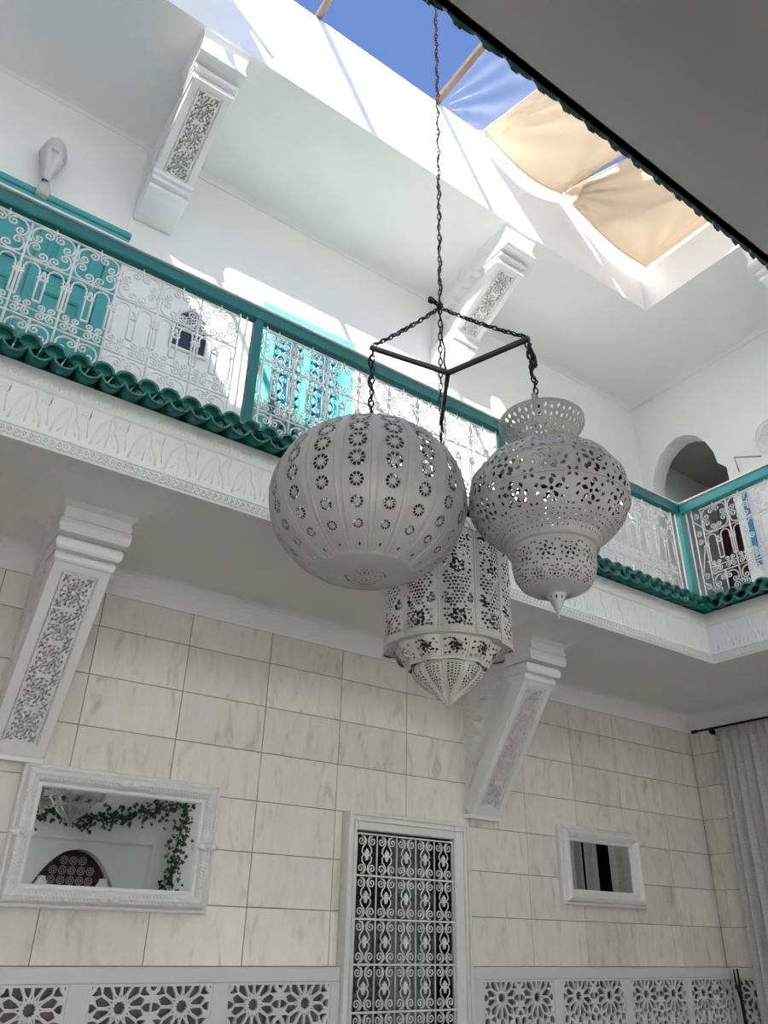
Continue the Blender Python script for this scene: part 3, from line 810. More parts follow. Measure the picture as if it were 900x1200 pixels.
def bracket(x0, x1, foot, P0, P1, cap, flare, ztop, label, units, yaw_face='y', lobes=11, big_foot=False):
    """foot: z of base; P0,P1 (y,z): lower and upper end of the front face of the diagonal; cap: list of mouldings (y,z0,z1,widen)"""
    e = empty('corbel_bracket', ((x0 + x1) / 2, YW, foot), label, 'bracket')
    A = Vector((0, P0[0], P0[1])); B = Vector((0, P1[0], P1[1])); d = (B - A); L = d.length; d.normalize()
    nrm = Vector((0, d.z, -d.y)); 
    if nrm.y > 0: nrm = -nrm                      # outwards: towards the room and down
    th = .085
    fx = lambda a, b, h: (h, a, b)
    # diagonal shaft
    mb = MB()
    q = [A - nrm * .032, B - nrm * .032, B - nrm * th, A - nrm * th]
    mb.prism([(p.y, p.z) for p in q], x0, x1, fx)
    # raised border of the front face
    W = x1 - x0; bw = W * .17; hb = .026
    def fr(s, t, h): p = A + d * s + nrm * h; return (x0 + t, p.y, p.z)
    for (s0, s1, t0, t1) in ((0, L, 0, bw), (0, L, W - bw, W), (0, L * .05, bw, W - bw), (L * .95, L, bw, W - bw)):
        mb.prism([(s0, t0), (s1, t0), (s1, t1), (s0, t1)], -.034, hb, lambda a, b, h: fr(a, b, h))
    build(mb, 'shaft', 'plaster_smooth', e)
    mb = MB()
    carved_panel(mb, L * .90, W - 2 * bw, lambda u, v, h: fr(L * .05 + u, bw + v, .020 + h), units)
    build(mb, 'carved_panel', 'carved', e)
    # web
    ww = W * .32
    poly = [(YW - .006, foot + .03), (A.y, A.z + .02), (B.y + .02, B.z), (B.y + .02, ztop), (YW - .006, ztop)]
    build(MB().prism(poly, x0 + ww, x1 - ww, fx), 'web', 'plaster_smooth', e)
    # scalloped band against wall and ceiling
    outer = [(YW - .006, foot + .02), (YW - .006, ztop), (B.y + .02, ztop)]
    inner = []
    c0 = Vector((YW - .06, foot + .30 * (ztop - foot))); c1 = Vector((B.y + .06, ztop - .11 * (ztop - foot) - .02)); 
    ctrl = Vector((YW - .08, ztop - .13 * (ztop - foot)))
    nl = lobes; M = nl * 6
    bw2 = .055
    for i in range(M + 1):
        t = i / M
        p = c0 * (1 - t) ** 2 + ctrl * 2 * t * (1 - t) + c1 * t * t
        dv = (ctrl - c0) * 2 * (1 - t) + (c1 - ctrl) * 2 * t; dv.normalize(); nv = Vector((-dv.y, dv.x))
        if nv.x > 0: nv = -nv
        amp = abs(sin(pi * nl * t)) * .042
        p = p + nv * amp
        inner.append((p.x, p.y))
    poly = outer + [(B.y + .02, c1.y)] + list(reversed(inner)) + [(YW - .045, foot + .28 * (ztop - foot)), (YW - .045, foot + .02)]
    b = build(MB().prism(poly, x0 + W * .07, x1 - W * .07, fx), 'scalloped_band', 'plaster_smooth', e)
    mb = MB()
    for side, xs in ((-1, x0 + W * .07), (1, x1 - W * .07)):
        for k in range(nl * 2):
            t = (k + .5) / (nl * 2)
            p = c0 * (1 - t) ** 2 + ctrl * 2 * t * (1 - t) + c1 * t * t
            cc = Vector((YW - .03, p.y)) * (1 - t) + Vector((p.x, ztop - .04)) * t
            mb.tube([(xs, y, z) for y, z in spiral(cc.x, cc.y, .02, k, 1.4, 1 if k % 2 else -1, 10, .25)], .0035, 5, nrm=(1, 0, 0))
            mb.tube([(xs, p.x + .006 * cos(g), p.y + .006 * sin(g)) for g in (0, 1, 2, 3)], .0035, 5, nrm=(1, 0, 0))
    build(mb, 'band_carving', 'carved', b)['kind'] = 'stuff'
    # capital mouldings
    mb = MB()
    for (y, z0, z1, w) in cap:
        r = (z1 - z0) / 2
        prof = [(y + .012, z0, w - .012), (y + .003, z0 + r * .4, w - .003), (y, z0 + r, w), (y + .003, z1 - r * .4, w - .003), (y + .012, z1, w - .012)]
        flare_block(mb, x0, x1, B.y + .18, prof)
    build(mb, 'capital', 'plaster_smooth', e)
    mb = MB(); flare_block(mb, x0, x1, B.y + .25, flare)
    build(mb, 'flared_top', 'plaster_smooth', e)
    mb = MB()
    if big_foot:
        zf = foot
        flare_block(mb, x0, x1, YW - .008, [(YW - .03, zf, 0), (YW - .06, zf + .004, 0), (P0[0] + .10, zf + .03, .0), (P0[0] + .06, zf + .045, 0)])
        flare_block(mb, x0, x1, YW - .008, [(P0[0] + .055, zf + .045, .0), (P0[0] + .012, zf + .055, .004), (P0[0] + .004, zf + .075, .006), (P0[0] + .03, zf + .09, 0)])
        flare_block(mb, x0, x1, YW - .008, [(P0[0] + .03, zf + .09, .0), (P0[0] - .03, zf + .098, .004), (P0[0] - .040, zf + .12, .006), (P0[0] + .0, zf + .14, 0)])
        flare_block(mb, x0, x1, YW - .008, [(P0[0] - .0, zf + .14, .0), (P0[0] - .045, zf + .15, .006), (P0[0] - .055, zf + .18, .008), (P0[0] - .03, zf + .205, 0), (P0[0] + .02, zf + .21, 0)])
    else:
        flare_block(mb, x0, x1, YW - .008, [(P0[0] - .012, foot - .028, .006), (P0[0] - .014, foot - .006, .008), (P0[0] - .010, foot + .004, .004)])
        for xx in (x0, x1): mb.tube([(xx, P0[0] + .035, foot + .03), (xx, P0[0] + .01, foot + .045), (xx, P0[0] - .005, foot + .025), (xx, P0[0] + .012, foot + .008)], .012, 6, nrm=(1, 0, 0))
    build(mb, 'foot', 'plaster_smooth', e)
    return e

lowcap = [(4.045, 1.700, 1.755, .012), (4.000, 1.752, 1.822, .028), (3.945, 1.830, 1.915, .042)]
lowflare = [(3.945, 1.905, .030), (3.935, 1.935, .034), (3.955, 1.94, .024), (3.945, 1.965, .028), (3.91, 1.99, .05), (3.82, 2.012, .11), (3.70, ZS - .001, .20)]
for (x0, x1, lab) in ((.70, 1.00, 'white corbel bracket with carved diagonal face above the large mirror'), (4.11, 4.41, 'white corbel bracket with carved face and scalloped web beside the lantern')):
    bracket(x0, x1, .815, (4.735, .83), (4.075, 1.73), lowcap, lowflare, ZS - .001, lab, 5)
upcap = [(3.745, 5.545, 5.595, .016), (3.70, 5.60, 5.645, .024)]
upflare = [(3.62, 5.65, .03), (3.595, 5.662, .032), (3.612, 5.70, .022), (3.625, 5.76, .015), (3.61, 5.83, .022), (3.585, ZC, .04)]
for (x0, x1, lab) in ((.78, 1.09, 'white carved bracket under the upper ceiling at left above the railing'), (3.82, 4.12, 'white carved bracket under the upper ceiling behind the hanging frame')):
    bracket(x0, x1, 5.02, (4.44, 5.20), (3.76, 5.57), upcap, upflare, ZC, lab, 3, lobes=9, big_foot=True)

# bracket on the right gallery, mostly hidden by the near gallery
br = bracket(3.82, 4.12, 5.02, (4.44, 5.20), (3.76, 5.57), upcap, upflare, ZC, 'white carved bracket tip peeking out beside the near gallery edge', 3, lobes=9, big_foot=True)
br.location = (XRU, 2.30, 5.02); br.rotation_euler = (0, 0, -pi / 2)

# ------------------------------------------------------------------ railings
RCW, RZ0, RZ1 = 0.26, 2.60, 3.545
RH = RZ1 - RZ0
def rail_cell():
    m = MB(); n = (0, 1, 0)
    def T(pts, r=.0062, k=5): m.tube([(x, 0, z) for x, z in pts], r, k, nrm=n)
    zt, za, zp = RH - .265, RH - .265 - .27, RH - .265 - .27 - .125      # zone borders
    W = RCW; cx = W / 2
    T([(0, 0), (0, RH)], .0075)
    T([(cx, zt - .02), (cx, zt + .03)], .006); T([(cx, RH - .035), (cx, RH + .02)], .006); T([(cx, 0), (cx, zp)], .0055)
    for z in (zt, zp, .012): T([(0, z), (W, z)], .0068)
    T([(0, RH - .005), (W, RH - .005)], .0075)
    def ros(c0, s):
        for q in range(4):
            g = pi / 4 + q * pi / 2
            a0, a1 = g - .42, g + .42; R = s * 1.02
            def at(a, rr=1.0):
                k = rr * R * (1 + .13 * cos(4 * (a - pi / 4)) * -1 * -1)
                return (cx + k * cos(a), c0 + k * sin(a))
            arc = [at(a0 + (a1 - a0) * i / 10) for i in range(11)]
            T(arc, .006)
            for (a, sg) in ((a0, 1), (a1, -1)):
                p = at(a); rr = s * .26
                px, pz = cx + (R * .96 - rr) * cos(a + sg * .02), c0 + (R * .96 - rr) * sin(a + sg * .02)
                st = atan2(p[1] - pz, p[0] - px)
                T([p] + spiral(px, pz, rr, st, 1.45, -sg, 16, .12)[1:], .0055)
        for q in range(4):                       # collars where the scrolls meet the frame
            a = q * pi / 2; m.sphere((cx + s * .97 * cos(a), 0, c0 + s * .97 * sin(a)), .012, 6, 4)
    ros(RH - .135, .124); ros(zp * .5 + .006, .118)
    # arcade
    hw = W / 4
    for k in (0, 1):
        ax = W * (k + .5) / 2
        pts = [(ax - hw + .020, za + .0), (ax - hw + .020, za + .16), (ax - hw + .010, za + .175)]
        for i in range(9):
            g = pi * 1.12 - (pi * 1.24) * i / 8; pts.append((ax + .043 * cos(g), za + .205 + .046 * sin(g)))
        pts += [(ax + hw - .010, za + .175), (ax + hw - .020, za + .16), (ax + hw - .020, za)]
        T(pts, .0058)
    for k in (0, 1, 2):
        ax = W * k / 2
        for s in ((-1, 1) if 0 < k < 2 else ((1,) if k == 0 else (-1,))): T([(ax + s * .019, za), (ax + s * .019, za + .15), (ax + s * .028, za + .168), (ax + s * .008, za + .185)], .006)
        if k < 2:
            m.bbox(ax - .024, ax + .024, -.008, .008, za + .148, za + .160, .002); m.bbox(ax - .020, ax + .020, -.008, .008, za - .006, za + .006, .002)
            m.sphere((ax, 0, za + .20), .014, 6, 5, 1.4)
    # pairs of small scrolls under the arcade
    for k in (0, 1):
        for s in (-1, 1):
            x = W * (k + .5) / 2 + s * .029
            T(spiral(x, zp + .095, .024, -pi / 2, 1.5, -s, 14, .15), .0052)
            T(spiral(x, zp + .038, .028, pi / 2, 1.5, s, 14, .15), .0052)
        T([(W * (k + .5) / 2 - hw, zp + .066), (W * (k + .5) / 2 + hw, zp + .066)], .005)
    me = m.mesh('scroll_panel', 'white_iron'); recalc(me); return me
rcell = rail_cell()
YR, XRR = 3.754, 6.0
railing = empty('balcony_railing', (2.5, YR, ZG), 'teal topped white scrollwork railing along the back gallery', 'railing')
build(MB().bbox(-1.0, XRR + .03, YR - .035, YR + .035, 3.565, 3.655, .008), 'top_rail', 'teal_rail', railing)
m = MB(); m.bbox(-1.0, XRR, YR - .05, YR + .01, 3.655, 3.672, .003)
x = -1.0
build(m, 'rail_capping', 'white_iron', railing)
build(MB().bbox(-1.0, XRR, YR - .01, YR + .01, RZ0 - .012, RZ0 + .006, .003), 'bottom_bar', 'white_iron', railing)
for x in (1.53, 3.70):
    build(MB().bbox(x - .03, x + .03, YR - .03, YR + .03, ZG, 3.57, .005), 'post', 'teal_rail', railing)
build(MB().bbox(XRR - .035, XRR + .035, YR - .035, YR + .035, ZG, 3.66, .005), 'corner_post', 'teal_paint', railing)
for k in range(-3, 6):
    if .098 + RCW * k < 1.35: place(rcell, 'scroll_panel', railing, (.098 + RCW * k, YR, RZ0))
for k in range(8): place(rcell, 'scroll_panel', railing, (1.563 + RCW * k, YR, RZ0))
for k in range(8): place(rcell, 'scroll_panel', railing, (3.765 + RCW * k, YR, RZ0))
for x in (1.40, 1.45, 1.60, 3.65, 5.86, 5.93): build(MB().bbox(x - .006, x + .006, YR - .006, YR + .006, RZ0, 3.57, .002), 'upright_bar', 'white_iron', railing)
rail2 = empty('balcony_railing', (XRR, 2.5, ZG), 'teal topped white scrollwork railing of the right gallery before the arch', 'railing')
build(MB().bbox(XRR - .035, XRR + .035, 1.2, YR - .036, 3.565, 3.655, .008), 'top_rail', 'teal_paint', rail2)
build(MB().bbox(XRR - .05, XRR + .01, 1.2, YR - .05, 3.655, 3.672, .003), 'rail_capping', 'white_iron', rail2)
build(MB().bbox(XRR - .01, XRR + .01, 1.2, YR - .04, RZ0 - .012, RZ0 + .006, .003), 'bottom_bar', 'teal_paint', rail2)
for k in range(8): place(rcell, 'scroll_panel', rail2, (XRR, YR - .22 - RCW * k, RZ0), (0, 0, -pi / 2))
for y in (YR - .075, YR - .13): build(MB().bbox(XRR - .006, XRR + .006, y - .006, y + .006, RZ0, 3.57, .002), 'upright_bar', 'white_iron', rail2)
for (a, b) in (((YR - .13, 3.45), (YR - .22, 3.35)), ((YR - .20, 3.15), (YR - .14, 2.9)), ((YR - .13, 2.85), (YR - .22, 2.72))): build(MB().tube([(XRR, *a), (XRR, *b)], .006, 5), 'diagonal_bar', 'white_iron', rail2)
for (yy, zz) in ((YR - .17, 3.48), (YR - .17, 3.30), (YR - .17, 3.22), (YR - .17, 2.88), (YR - .17, 2.78), (YR - .17, 2.66)):
    build(MB().tube([(XRR, y, z) for y, z in spiral(yy, zz, .03, 1, 1.5, 1, 14, .15)], .0055, 5, nrm=(1, 0, 0)), 'scroll', 'white_iron', rail2)

# ------------------------------------------------------------------ first floor doors, window, pictures
d1 = empty('double_door', (0.0, YW, ZG), 'teal double door with moulded lintel behind the left end of the railing', 'door')
mb = MB(); mb.bbox(-.95, .77, YW - .05, YW - .001, 4.60, 4.672, .008); mb.bbox(-.95, .78, YW - .065, YW - .001, 4.67, 4.732, .008); mb.bbox(-.95, .79, YW - .08, YW - .001, 4.73, 4.785, .008)
build(mb, 'lintel', 'teal_paint', d1)
build(MB().bbox(.66, .78, YW - .045, YW - .001, ZG, 4.59, .006), 'jamb', 'teal_paint', d1)
for (a, b) in ((-.30, .18), (.19, .655)):
    lf = build(MB().bbox(a, b, YW - .035, YW - .001, ZG, 4.588, .004), 'door_leaf', 'teal_paint', d1)
    for (z0, z1) in ((2.6, 3.25), (3.4, 3.95), (4.1, 4.5)):
        mb = MB(); frame_rect(mb, a + .07, b - .07, z0, z1, [(0, 0), (0, .018), (.02, .022), (.035, .010), (.035, 0)], YW - .035); build(mb, 'panel_moulding', 'teal_paint', lf)
        build(MB().bbox(a + .13, b - .13, YW - .05, YW - .03, z0 + .06, z1 - .06, .01), 'raised_panel', 'teal_paint', lf)
build(MB().bbox(-.95, -.31, YW - .035, YW - .001, ZG, 4.588, .004), 'door_leaf', 'teal_paint', d1)

w1 = empty('grille_window', (2.42, YW, ZG), 'teal framed window with scrolled teal grille behind the middle railing', 'window')
mb = MB(); mb.bbox(1.96, 2.10, YW - .07, YW, ZG + .3, 4.76, .006); mb.bbox(2.76, 2.89, YW - .07, YW, ZG + .3, 4.76, .006); mb.bbox(2.10, 2.76, YW - .07, YW, 4.60, 4.76, .006); mb.bbox(2.39, 2.46, YW - .05, YW, ZG + .3, 4.60, .006)
build(mb, 'window_frame', 'teal_paint', w1)
build(MB().box(2.10, 2.76, YW - .012, YW - .004, ZG + .3, 4.60), 'dark_pane', 'navy_paint', w1)
teal_cell = gcell.copy(); teal_cell.materials.clear(); teal_cell.materials.append(MATS['teal_paint'])
for c in range(4):
    for r in range(7): place(teal_cell, 'grille_scroll', w1, (2.10 + .166 * c, YW - .045, 4.60 - .2575 * (r + 1)))

w2 = empty('arched_window', (1.40, YW, 3.92), 'small white arched window with lattice bars behind the scrollwork', 'window')
def arch2(x0, x1, z0, z1):
    xm = (x0 + x1) / 2; zz = z0 + (z1 - z0) * .55
    return [(x0, z0), (x1, z0), (x1, zz), (x1 - (x1 - x0) * .12, zz + (z1 - zz) * .55), (xm, z1), (x0 + (x1 - x0) * .12, zz + (z1 - zz) * .55), (x0, zz)]
build(MB().prism(arch2(1.27, 1.53, 3.96, 4.36), YW - .012, YW, lambda a, b, h: (a, h, b)), 'dark_pane', 'navy_paint', w2)
mb = MB(); A = arch2(1.255, 1.545, 3.945, 4.385); mb.tube([(a, YW - .015, b) for a, b in A], .018, 6, nrm=(0, 1, 0), closed=True)
build(mb, 'window_frame', 'white_iron', w2)
mb = MB()
for i in range(-4, 9):
    xa = 1.27 + .045 * i
    for s in (1, -1):
        p = []
        for t in range(9):
            x = (xa + .05 * t) if s > 0 else (1.80 - (xa + .05 * t - 1.0)); z = 4.14 + .03 * t
            if 1.275 < x < 1.525 and z < 4.34 - abs(x - 1.4) * .9: p.append((x, YW - .02, z))
        if len(p) > 1: mb.tube(p, .005, 4, nrm=(0, 1, 0))
mb.bbox(1.27, 1.53, YW - .03, YW - .01, 4.125, 4.145, .003)
build(mb, 'lattice_bars', 'white_iron', w2)['kind'] = 'stuff'

art = empty('wall_plaque', (3.5, YW, 4.15), 'square beige plaque with a dark brush arc on upper wall', 'picture')
build(MB().bbox(3.32, 3.67, YW - .03, YW, 4.15, 4.50, .008), 'plaque', 'art_paper', art)
mb = MB(); mb.tube([(3.50 + .10 * cos(g), YW - .032, 4.30 + .12 * sin(g)) for g in [-.3 + .12 * i for i in range(11)]], [.002, .004, .006, .007, .007, .007, .006, .005, .004, .003, .002], 5, nrm=(0, 1, 0))
build(mb, 'brush_arc', 'black_iron', art)
pic = empty('picture_frame', (5.8, YW, 4.35), 'gilt picture frame on the upper wall behind the urn lantern', 'picture')
mb = MB(); frame_rect(mb, 5.46, 6.13, 4.36, 4.985, [(0, 0), (0, .05), (.02, .06), (.05, .045), (.07, .02), (.07, 0)], YW)
build(mb, 'frame', 'gold_frame', pic); build(MB().box(5.52, 6.07, YW - .015, YW - .002, 4.42, 4.925), 'print', 'art_paper', pic)

red = empty('red_door', (XRU + 1.45, 4.4, ZG), 'dark red door deep inside the horseshoe archway', 'door')
build(MB().bbox(XRU + 1.42, XRU + 1.50, 4.30, 4.78, ZG, 4.62, .006), 'door_leaf', 'red_door', red)
build(MB().bbox(XRU + 1.40, XRU + 1.43, 4.40, 4.70, 3.3, 4.4, .01), 'raised_panel', 'red_door', red)
blu = empty('blue_shutter', (XRU, 3.60, 3.4), 'narrow blue shutter on the right wall behind the railing', 'shutter')
build(MB().bbox(XRU - .03, XRU, 3.590, 3.640, 3.30, 4.16, .005), 'shutter_board', 'blue_paint', blu)
for z in (3.45, 3.62, 3.98, 4.1): build(MB().tube([(XRU - .035, y, zz) for y, zz in spiral(3.617, z, .035, 0, 1.5, 1, 14, .15)], .006, 5, nrm=(1, 0, 0)), 'scroll', 'white_iron', blu)
ring = empty('iron_wall_ring', (XRU, 3.13, 4.4), 'round white iron ornament on the right wall at frame edge', 'ornament')
mb = MB()
for r, w in ((.20, .010), (.165, .007)): mb.tube([(XRU - .03, 3.17 + r * cos(2 * pi * i / 28), 4.60 + r * sin(2 * pi * i / 28)) for i in range(28)], w, 6, nrm=(1, 0, 0), closed=True)
for k in range(6): mb.tube([(XRU - .03, y, z) for y, z in spiral(3.17 + .09 * cos(k * pi / 3), 4.60 + .09 * sin(k * pi / 3), .06, k * pi / 3, 1.4, 1, 14, .15)], .006, 5, nrm=(1, 0, 0))
build(mb, 'scroll_ring', 'white_iron', ring)
mb = MB(); mb.tube([(XRU - .03, 3.34, 4.42), (XRU - .03, 3.62, 4.55), (XRU - .03, 3.60, 4.36)], .006, 5); mb.tube([(XRU - .03, 3.20, 4.40), (XRU, 3.20, 4.40)], .008, 5)
build(mb, 'stay', 'steel_grey', ring)

# wall sconce ------------------------------------------------------------
sc = empty('wall_sconce', (.10, YW, 4.72), 'pierced metal tulip sconce on the upper wall above teal door', 'lamp')
mb = MB(); mb.lathe([(.001, 4.715), (.040, 4.715), (.046, 4.73), (.044, 4.80), (.030, 4.83), (.030, 4.85), (.001, 4.85)], (.115, YW - .085, 0), 16); mb.bbox(.085, .145, YW - .06, YW, 4.74, 4.80, .004)
build(mb, 'socket', 'lantern_metal', sc)
mb = MB(); NF = 6
SP = [(.026, 4.85), (.045, 4.93), (.078, 5.02), (.100, 5.10), (.098, 5.17), (.078, 5.23), (.066, 5.25)]
def sprof(v):
    t = v * (len(SP) - 1); i = min(int(t), len(SP) - 2); f = t - i
    return SP[i][0] * (1 - f) + SP[i + 1][0] * f, SP[i][1] * (1 - f) + SP[i + 1][1] * f
H = []
for rr, kk in ((.035, 6), (.07, 12), (.10, 16)):
    for i in range(kk): H.append(ell(.5 + rr * 2.2 * cos(2 * pi * i / kk), .52 + rr * sin(2 * pi * i / kk), .035, .016, 2 * pi * i / kk, 5))
for i in range(5): H.append(ell(.5, .16 + .055 * i, .05, .014, 0, 5))
VT = perf(0, 1, 0, 1, ok_holes(H), 4, 8, 1)
for k in range(NF):
    def fn(u, v, h, k=k):
        r, z = sprof(v); a0 = 2 * pi * (k - .5) / NF + pi / 6 * 0 - pi / 2; a1 = a0 + 2 * pi / NF
        z += .02 * sin(pi * u) * max(0, v - .8) * 5
        r += h; x = cos(a0) * (1 - u) + cos(a1) * u; y = sin(a0) * (1 - u) + sin(a1) * u
        b = 1 + .12 * sin(pi * u)
        return (.105 + r * x * b, YW - .11 + r * y * b * .95, z)
    perf_solid(mb, VT, fn, .002, True, False)
build(mb, 'pierced_shade', 'lantern_metal', sc, fix=False)

# ------------------------------------------------------------------ hanging frame and chains
FC = Vector((1.637, 1.94, 2.03)); FE = [Vector((1.303, 1.998, 2.03)), Vector((1.750, 1.602, 2.03)), Vector((1.835, 2.230, 2.03))]
def chain(mb, p0, p1, pitch=.030, r=.0032, w=.009, sag=0.0):
    p0, p1 = Vector(p0), Vector(p1); d = p1 - p0; L = d.length; n = max(2, int(L / pitch)); d.normalize()
    a = d.orthogonal().normalized(); b = d.cross(a)
    for i in range(n):
        t = (i + .5) / n; c = p0 + (p1 - p0) * t + Vector((0, 0, -sag * 4 * t * (1 - t)))
        s = a if i % 2 else b; hl = L / n * .62
        pts = []
        for q in range(10):
            g = 2 * pi * q / 10; pts.append(c + d * hl * sin(g) * (1.0 if abs(sin(g)) < .99 else 1) + s * w * cos(g))
        mb.tube(pts, r, 4, nrm=d.cross(s), closed=True)
    return mb
def cable(mb, p0, p1, amp=.008, r=.0042, turns=6, n=40, sag=0.0):
    p0, p1 = Vector(p0), Vector(p1); d = (p1 - p0).normalized(); a = d.orthogonal().normalized(); b = d.cross(a)
    mb.tube([p0 + (p1 - p0) * (i / n) + Vector((0, 0, -sag * 4 * (i / n) * (1 - i / n))) + a * amp * cos(2 * pi * turns * i / n) + b * amp * sin(2 * pi * turns * i / n) for i in range(n + 1)], r, 5)
    return mb
KN = Vector((1.618, 1.962, 2.392))
TOPC = Vector((1.62, 1.95, 6.93))
fr = empty('hanging_frame', FC, 'black three armed iron frame holding the lanterns on a long chain', 'hanging frame')
for e in FE:
    d = (e - FC).normalized(); s = Vector((-d.y, d.x, 0)) * .0085; z = Vector((0, 0, .0085))
    a, b = FC - d * .004, e + d * .012
    m = MB().add([a - s - z, a + s - z, a + s + z, a - s + z, b - s - z, b + s - z, b + s + z, b - s + z], [(0, 3, 2, 1), (4, 5, 6, 7), (0, 1, 5, 4), (1, 2, 6, 5), (2, 3, 7, 6), (3, 0, 4, 7)])
    build(m, 'arm', 'steel_grey', fr)
build(chain(MB(), KN, TOPC, .034, .0026, .0068), 'suspension_chain', 'steel_grey', fr)['kind'] = 'stuff'
build(cable(MB(), KN + Vector((.004, 0, 0)), (1.622, 1.955, 3.75), .007, .0042, 9, 70), 'lower_cable', 'black_iron', fr)
build(cable(MB(), (1.622, 1.955, 3.75), (1.61, 1.95, 4.62), .009, .0045, 6, 40), 'red_cable', 'red_wire', fr)
m = MB()
for e in FE[:2]: chain(m, KN, e + Vector((0, 0, .012)), .026, .0032, .0085, .012); cable(m, KN, e + Vector((0, 0, .014)), .006, .0042, 7, 36, .01)
chain(m, KN, FE[2] + Vector((0, 0, .012)), .026, .0030, .0080); cable(m, KN, FC + (FE[2] - FC) * .15, .004, .004, 3, 20)
m.tube([KN + Vector(v) for v in ((0, 0, 0), (-.02, .01, .02), (-.045, .02, .045), (-.035, .015, .05), (-.015, .0, .02))], .005, 5)
m.bbox(KN.x - .055, KN.x - .030, KN.y - .002, KN.y + .018, KN.z + .012, KN.z + .038, .003)
m.sphere(KN + Vector((0, 0, .012)), .014, 8, 6, 1.3)
build(m, 'bridle_chains', 'black_iron', fr)['kind'] = 'stuff'

# ------------------------------------------------------------------ lanterns
def meridian(P):
    """P: (r,z) list -> function of v in 0..1 by arc length giving r,z,nr,nz"""
    S = [0]
    for i in range(1, len(P)): S.append(S[-1] + sqrt((P[i][0] - P[i - 1][0]) ** 2 + (P[i][1] - P[i - 1][1]) ** 2))
    def f(v):
        s = v * S[-1]; i = 0
        while i < len(P) - 2 and S[i + 1] < s: i += 1
        t = (s - S[i]) / max(1e-9, S[i + 1] - S[i]); t = min(1, max(0, t))
        r = P[i][0] + (P[i + 1][0] - P[i][0]) * t; z = P[i][1] + (P[i + 1][1] - P[i][1]) * t
        dr, dz = P[i + 1][0] - P[i][0], P[i + 1][1] - P[i][1]; l = sqrt(dr * dr + dz * dz) or 1
        return r, z, dz / l, -dr / l
    return f, S[-1]
def ring_cells(mb, c, mer, v0, v1, n, VT, depth=.0022, lobe=0.0, ph=0.0):
    """repeat a unit-square triangulation n times round the axis between meridian params v0..v1"""
    for k in range(n):
        def fn(u, v, h, k=k):
            r, z, nr, nz = mer(v0 + (v1 - v0) * v); a = 2 * pi * (k + u + ph) / n
            rr = r * (1 + lobe * (sin(pi * u) - .5)) + nr * h
            return (c[0] + rr * cos(a), c[1] + rr * sin(a), c[2] + z + nz * h)
        perf_solid(mb, VT, fn, depth, True, True, rim=False)
def scale_holes(H, w, h):
    return [[(x / w, y / h) for x, y in q] for q in H]

# 1 --- the round one
a_, c_ = .345, .296
def globe_pt(lat): return (a_ * cos(lat), c_ * sin(lat))
l0, l1 = radians(-63), radians(66)
GPTS = [globe_pt(l0 + (l1 - l0) * i / 60) for i in range(61)]
gm, GL = meridian(GPTS)
gl = empty('globe_lantern', (FE[0].x, FE[0].y, 1.03), 'large round pierced metal globe lantern with rows of rosettes', 'lantern')
gc = (FE[0].x + .006, FE[0].y + .003, 1.333)
NG, NR = 18, 10
mb = MB(); 
for r in range(NR):
    v0, v1 = r / NR, (r + 1) / NR
    rm = gm((v0 + v1) / 2)[0]; w = 2 * pi * rm / NG; h = GL / NR
    big = [0, .52, .62, .72, .86, .95, 1.0, 1.05, 1.0, .9][r]
    R = min(w, h) * .48 * big
    H = []
    if r == 0:
        H.append(ell(w / 2, h * .45, w * .06, h * .12, 0, 6))
    else:
        nP = 10
        for i in range(nP):
            g = 2 * pi * i / nP
            H.append(pol(w / 2, h / 2, [(R * .46, 0), (R * .66, R * .17), (R * .88, R * .22), (R * 1.0, 0), (R * .88, -R * .22), (R * .66, -R * .17)], g))
            if R > .02: H.append(ell(w / 2 + R * .43 * cos(g + .26), h / 2 + R * .43 * sin(g + .26), R * .07, R * .07, 0, 4))
        for sx in (-1, 1):
            H.append(ell(w / 2 + sx * w * .27, h * .06, .0045, .0045, 0, 5)); H.append(ell(w / 2 + sx * w * .27, h * .94, .0045, .0045, 0, 5))
    ring_cells(mb, gc, gm, v0, v1, NG, perf(0, 1, 0, 1, scale_holes(H, w, h), 4, 4, 0), .002)
weld(build(mb, 'pierced_body', 'lantern_metal', gl, fix=False), inner='lantern_inner_shade')
for k in range(NG):
    a = 2 * pi * k / NG; ribs = MB(); vs = []
    for i in range(25):                       # a raised meridian band with rolled edges
        r, z, nr, nz = gm(i / 24)
        for (off, h) in ((-.135, .0), (-.11, .0032), (-.085, .0012), (.085, .0012), (.11, .0032), (.135, .0)):
            g = a + off * 2 * pi / NG; vs.append((gc[0] + (r + nr * (h + .0004)) * cos(g), gc[1] + (r + nr * (h + .0004)) * sin(g), gc[2] + z + nz * (h + .0004)))
    ribs.add(vs, [(i * 6 + q, i * 6 + q + 1, i * 6 + q + 7, i * 6 + q + 6) for i in range(24) for q in range(5)], True)
    build(ribs, 'rib', 'lantern_metal', gl, fix=False)
ribs = MB()
# raised rings round the big rosettes
for r in range(2, NR):
    v = (r + .5) / NR; rm, z, nr, nz = gm(v); w = 2 * pi * rm / NG; h = GL / NR; R = min(w, h) * .48 * [0, .52, .62, .72, .86, .95, 1.0, 1.05, 1.0, .9][r] * 1.10
    for k in range(NG):
        pts = []
        for i in range(12):
            g = 2 * pi * i / 12; rr, zz, n1, n2 = gm(min(1, max(0, v + R * sin(g) / GL))); a = 2 * pi * (k + .5) / NG + R * cos(g) / rm
            pts.append((gc[0] + (rr + n1 * .001) * cos(a), gc[1] + (rr + n1 * .001) * sin(a), gc[2] + zz + n2 * .001))
        ribs.tube(pts, .0016, 4, closed=True)
build(ribs, 'raised_rings', 'lantern_metal', gl, fix=False)['kind'] = 'stuff'
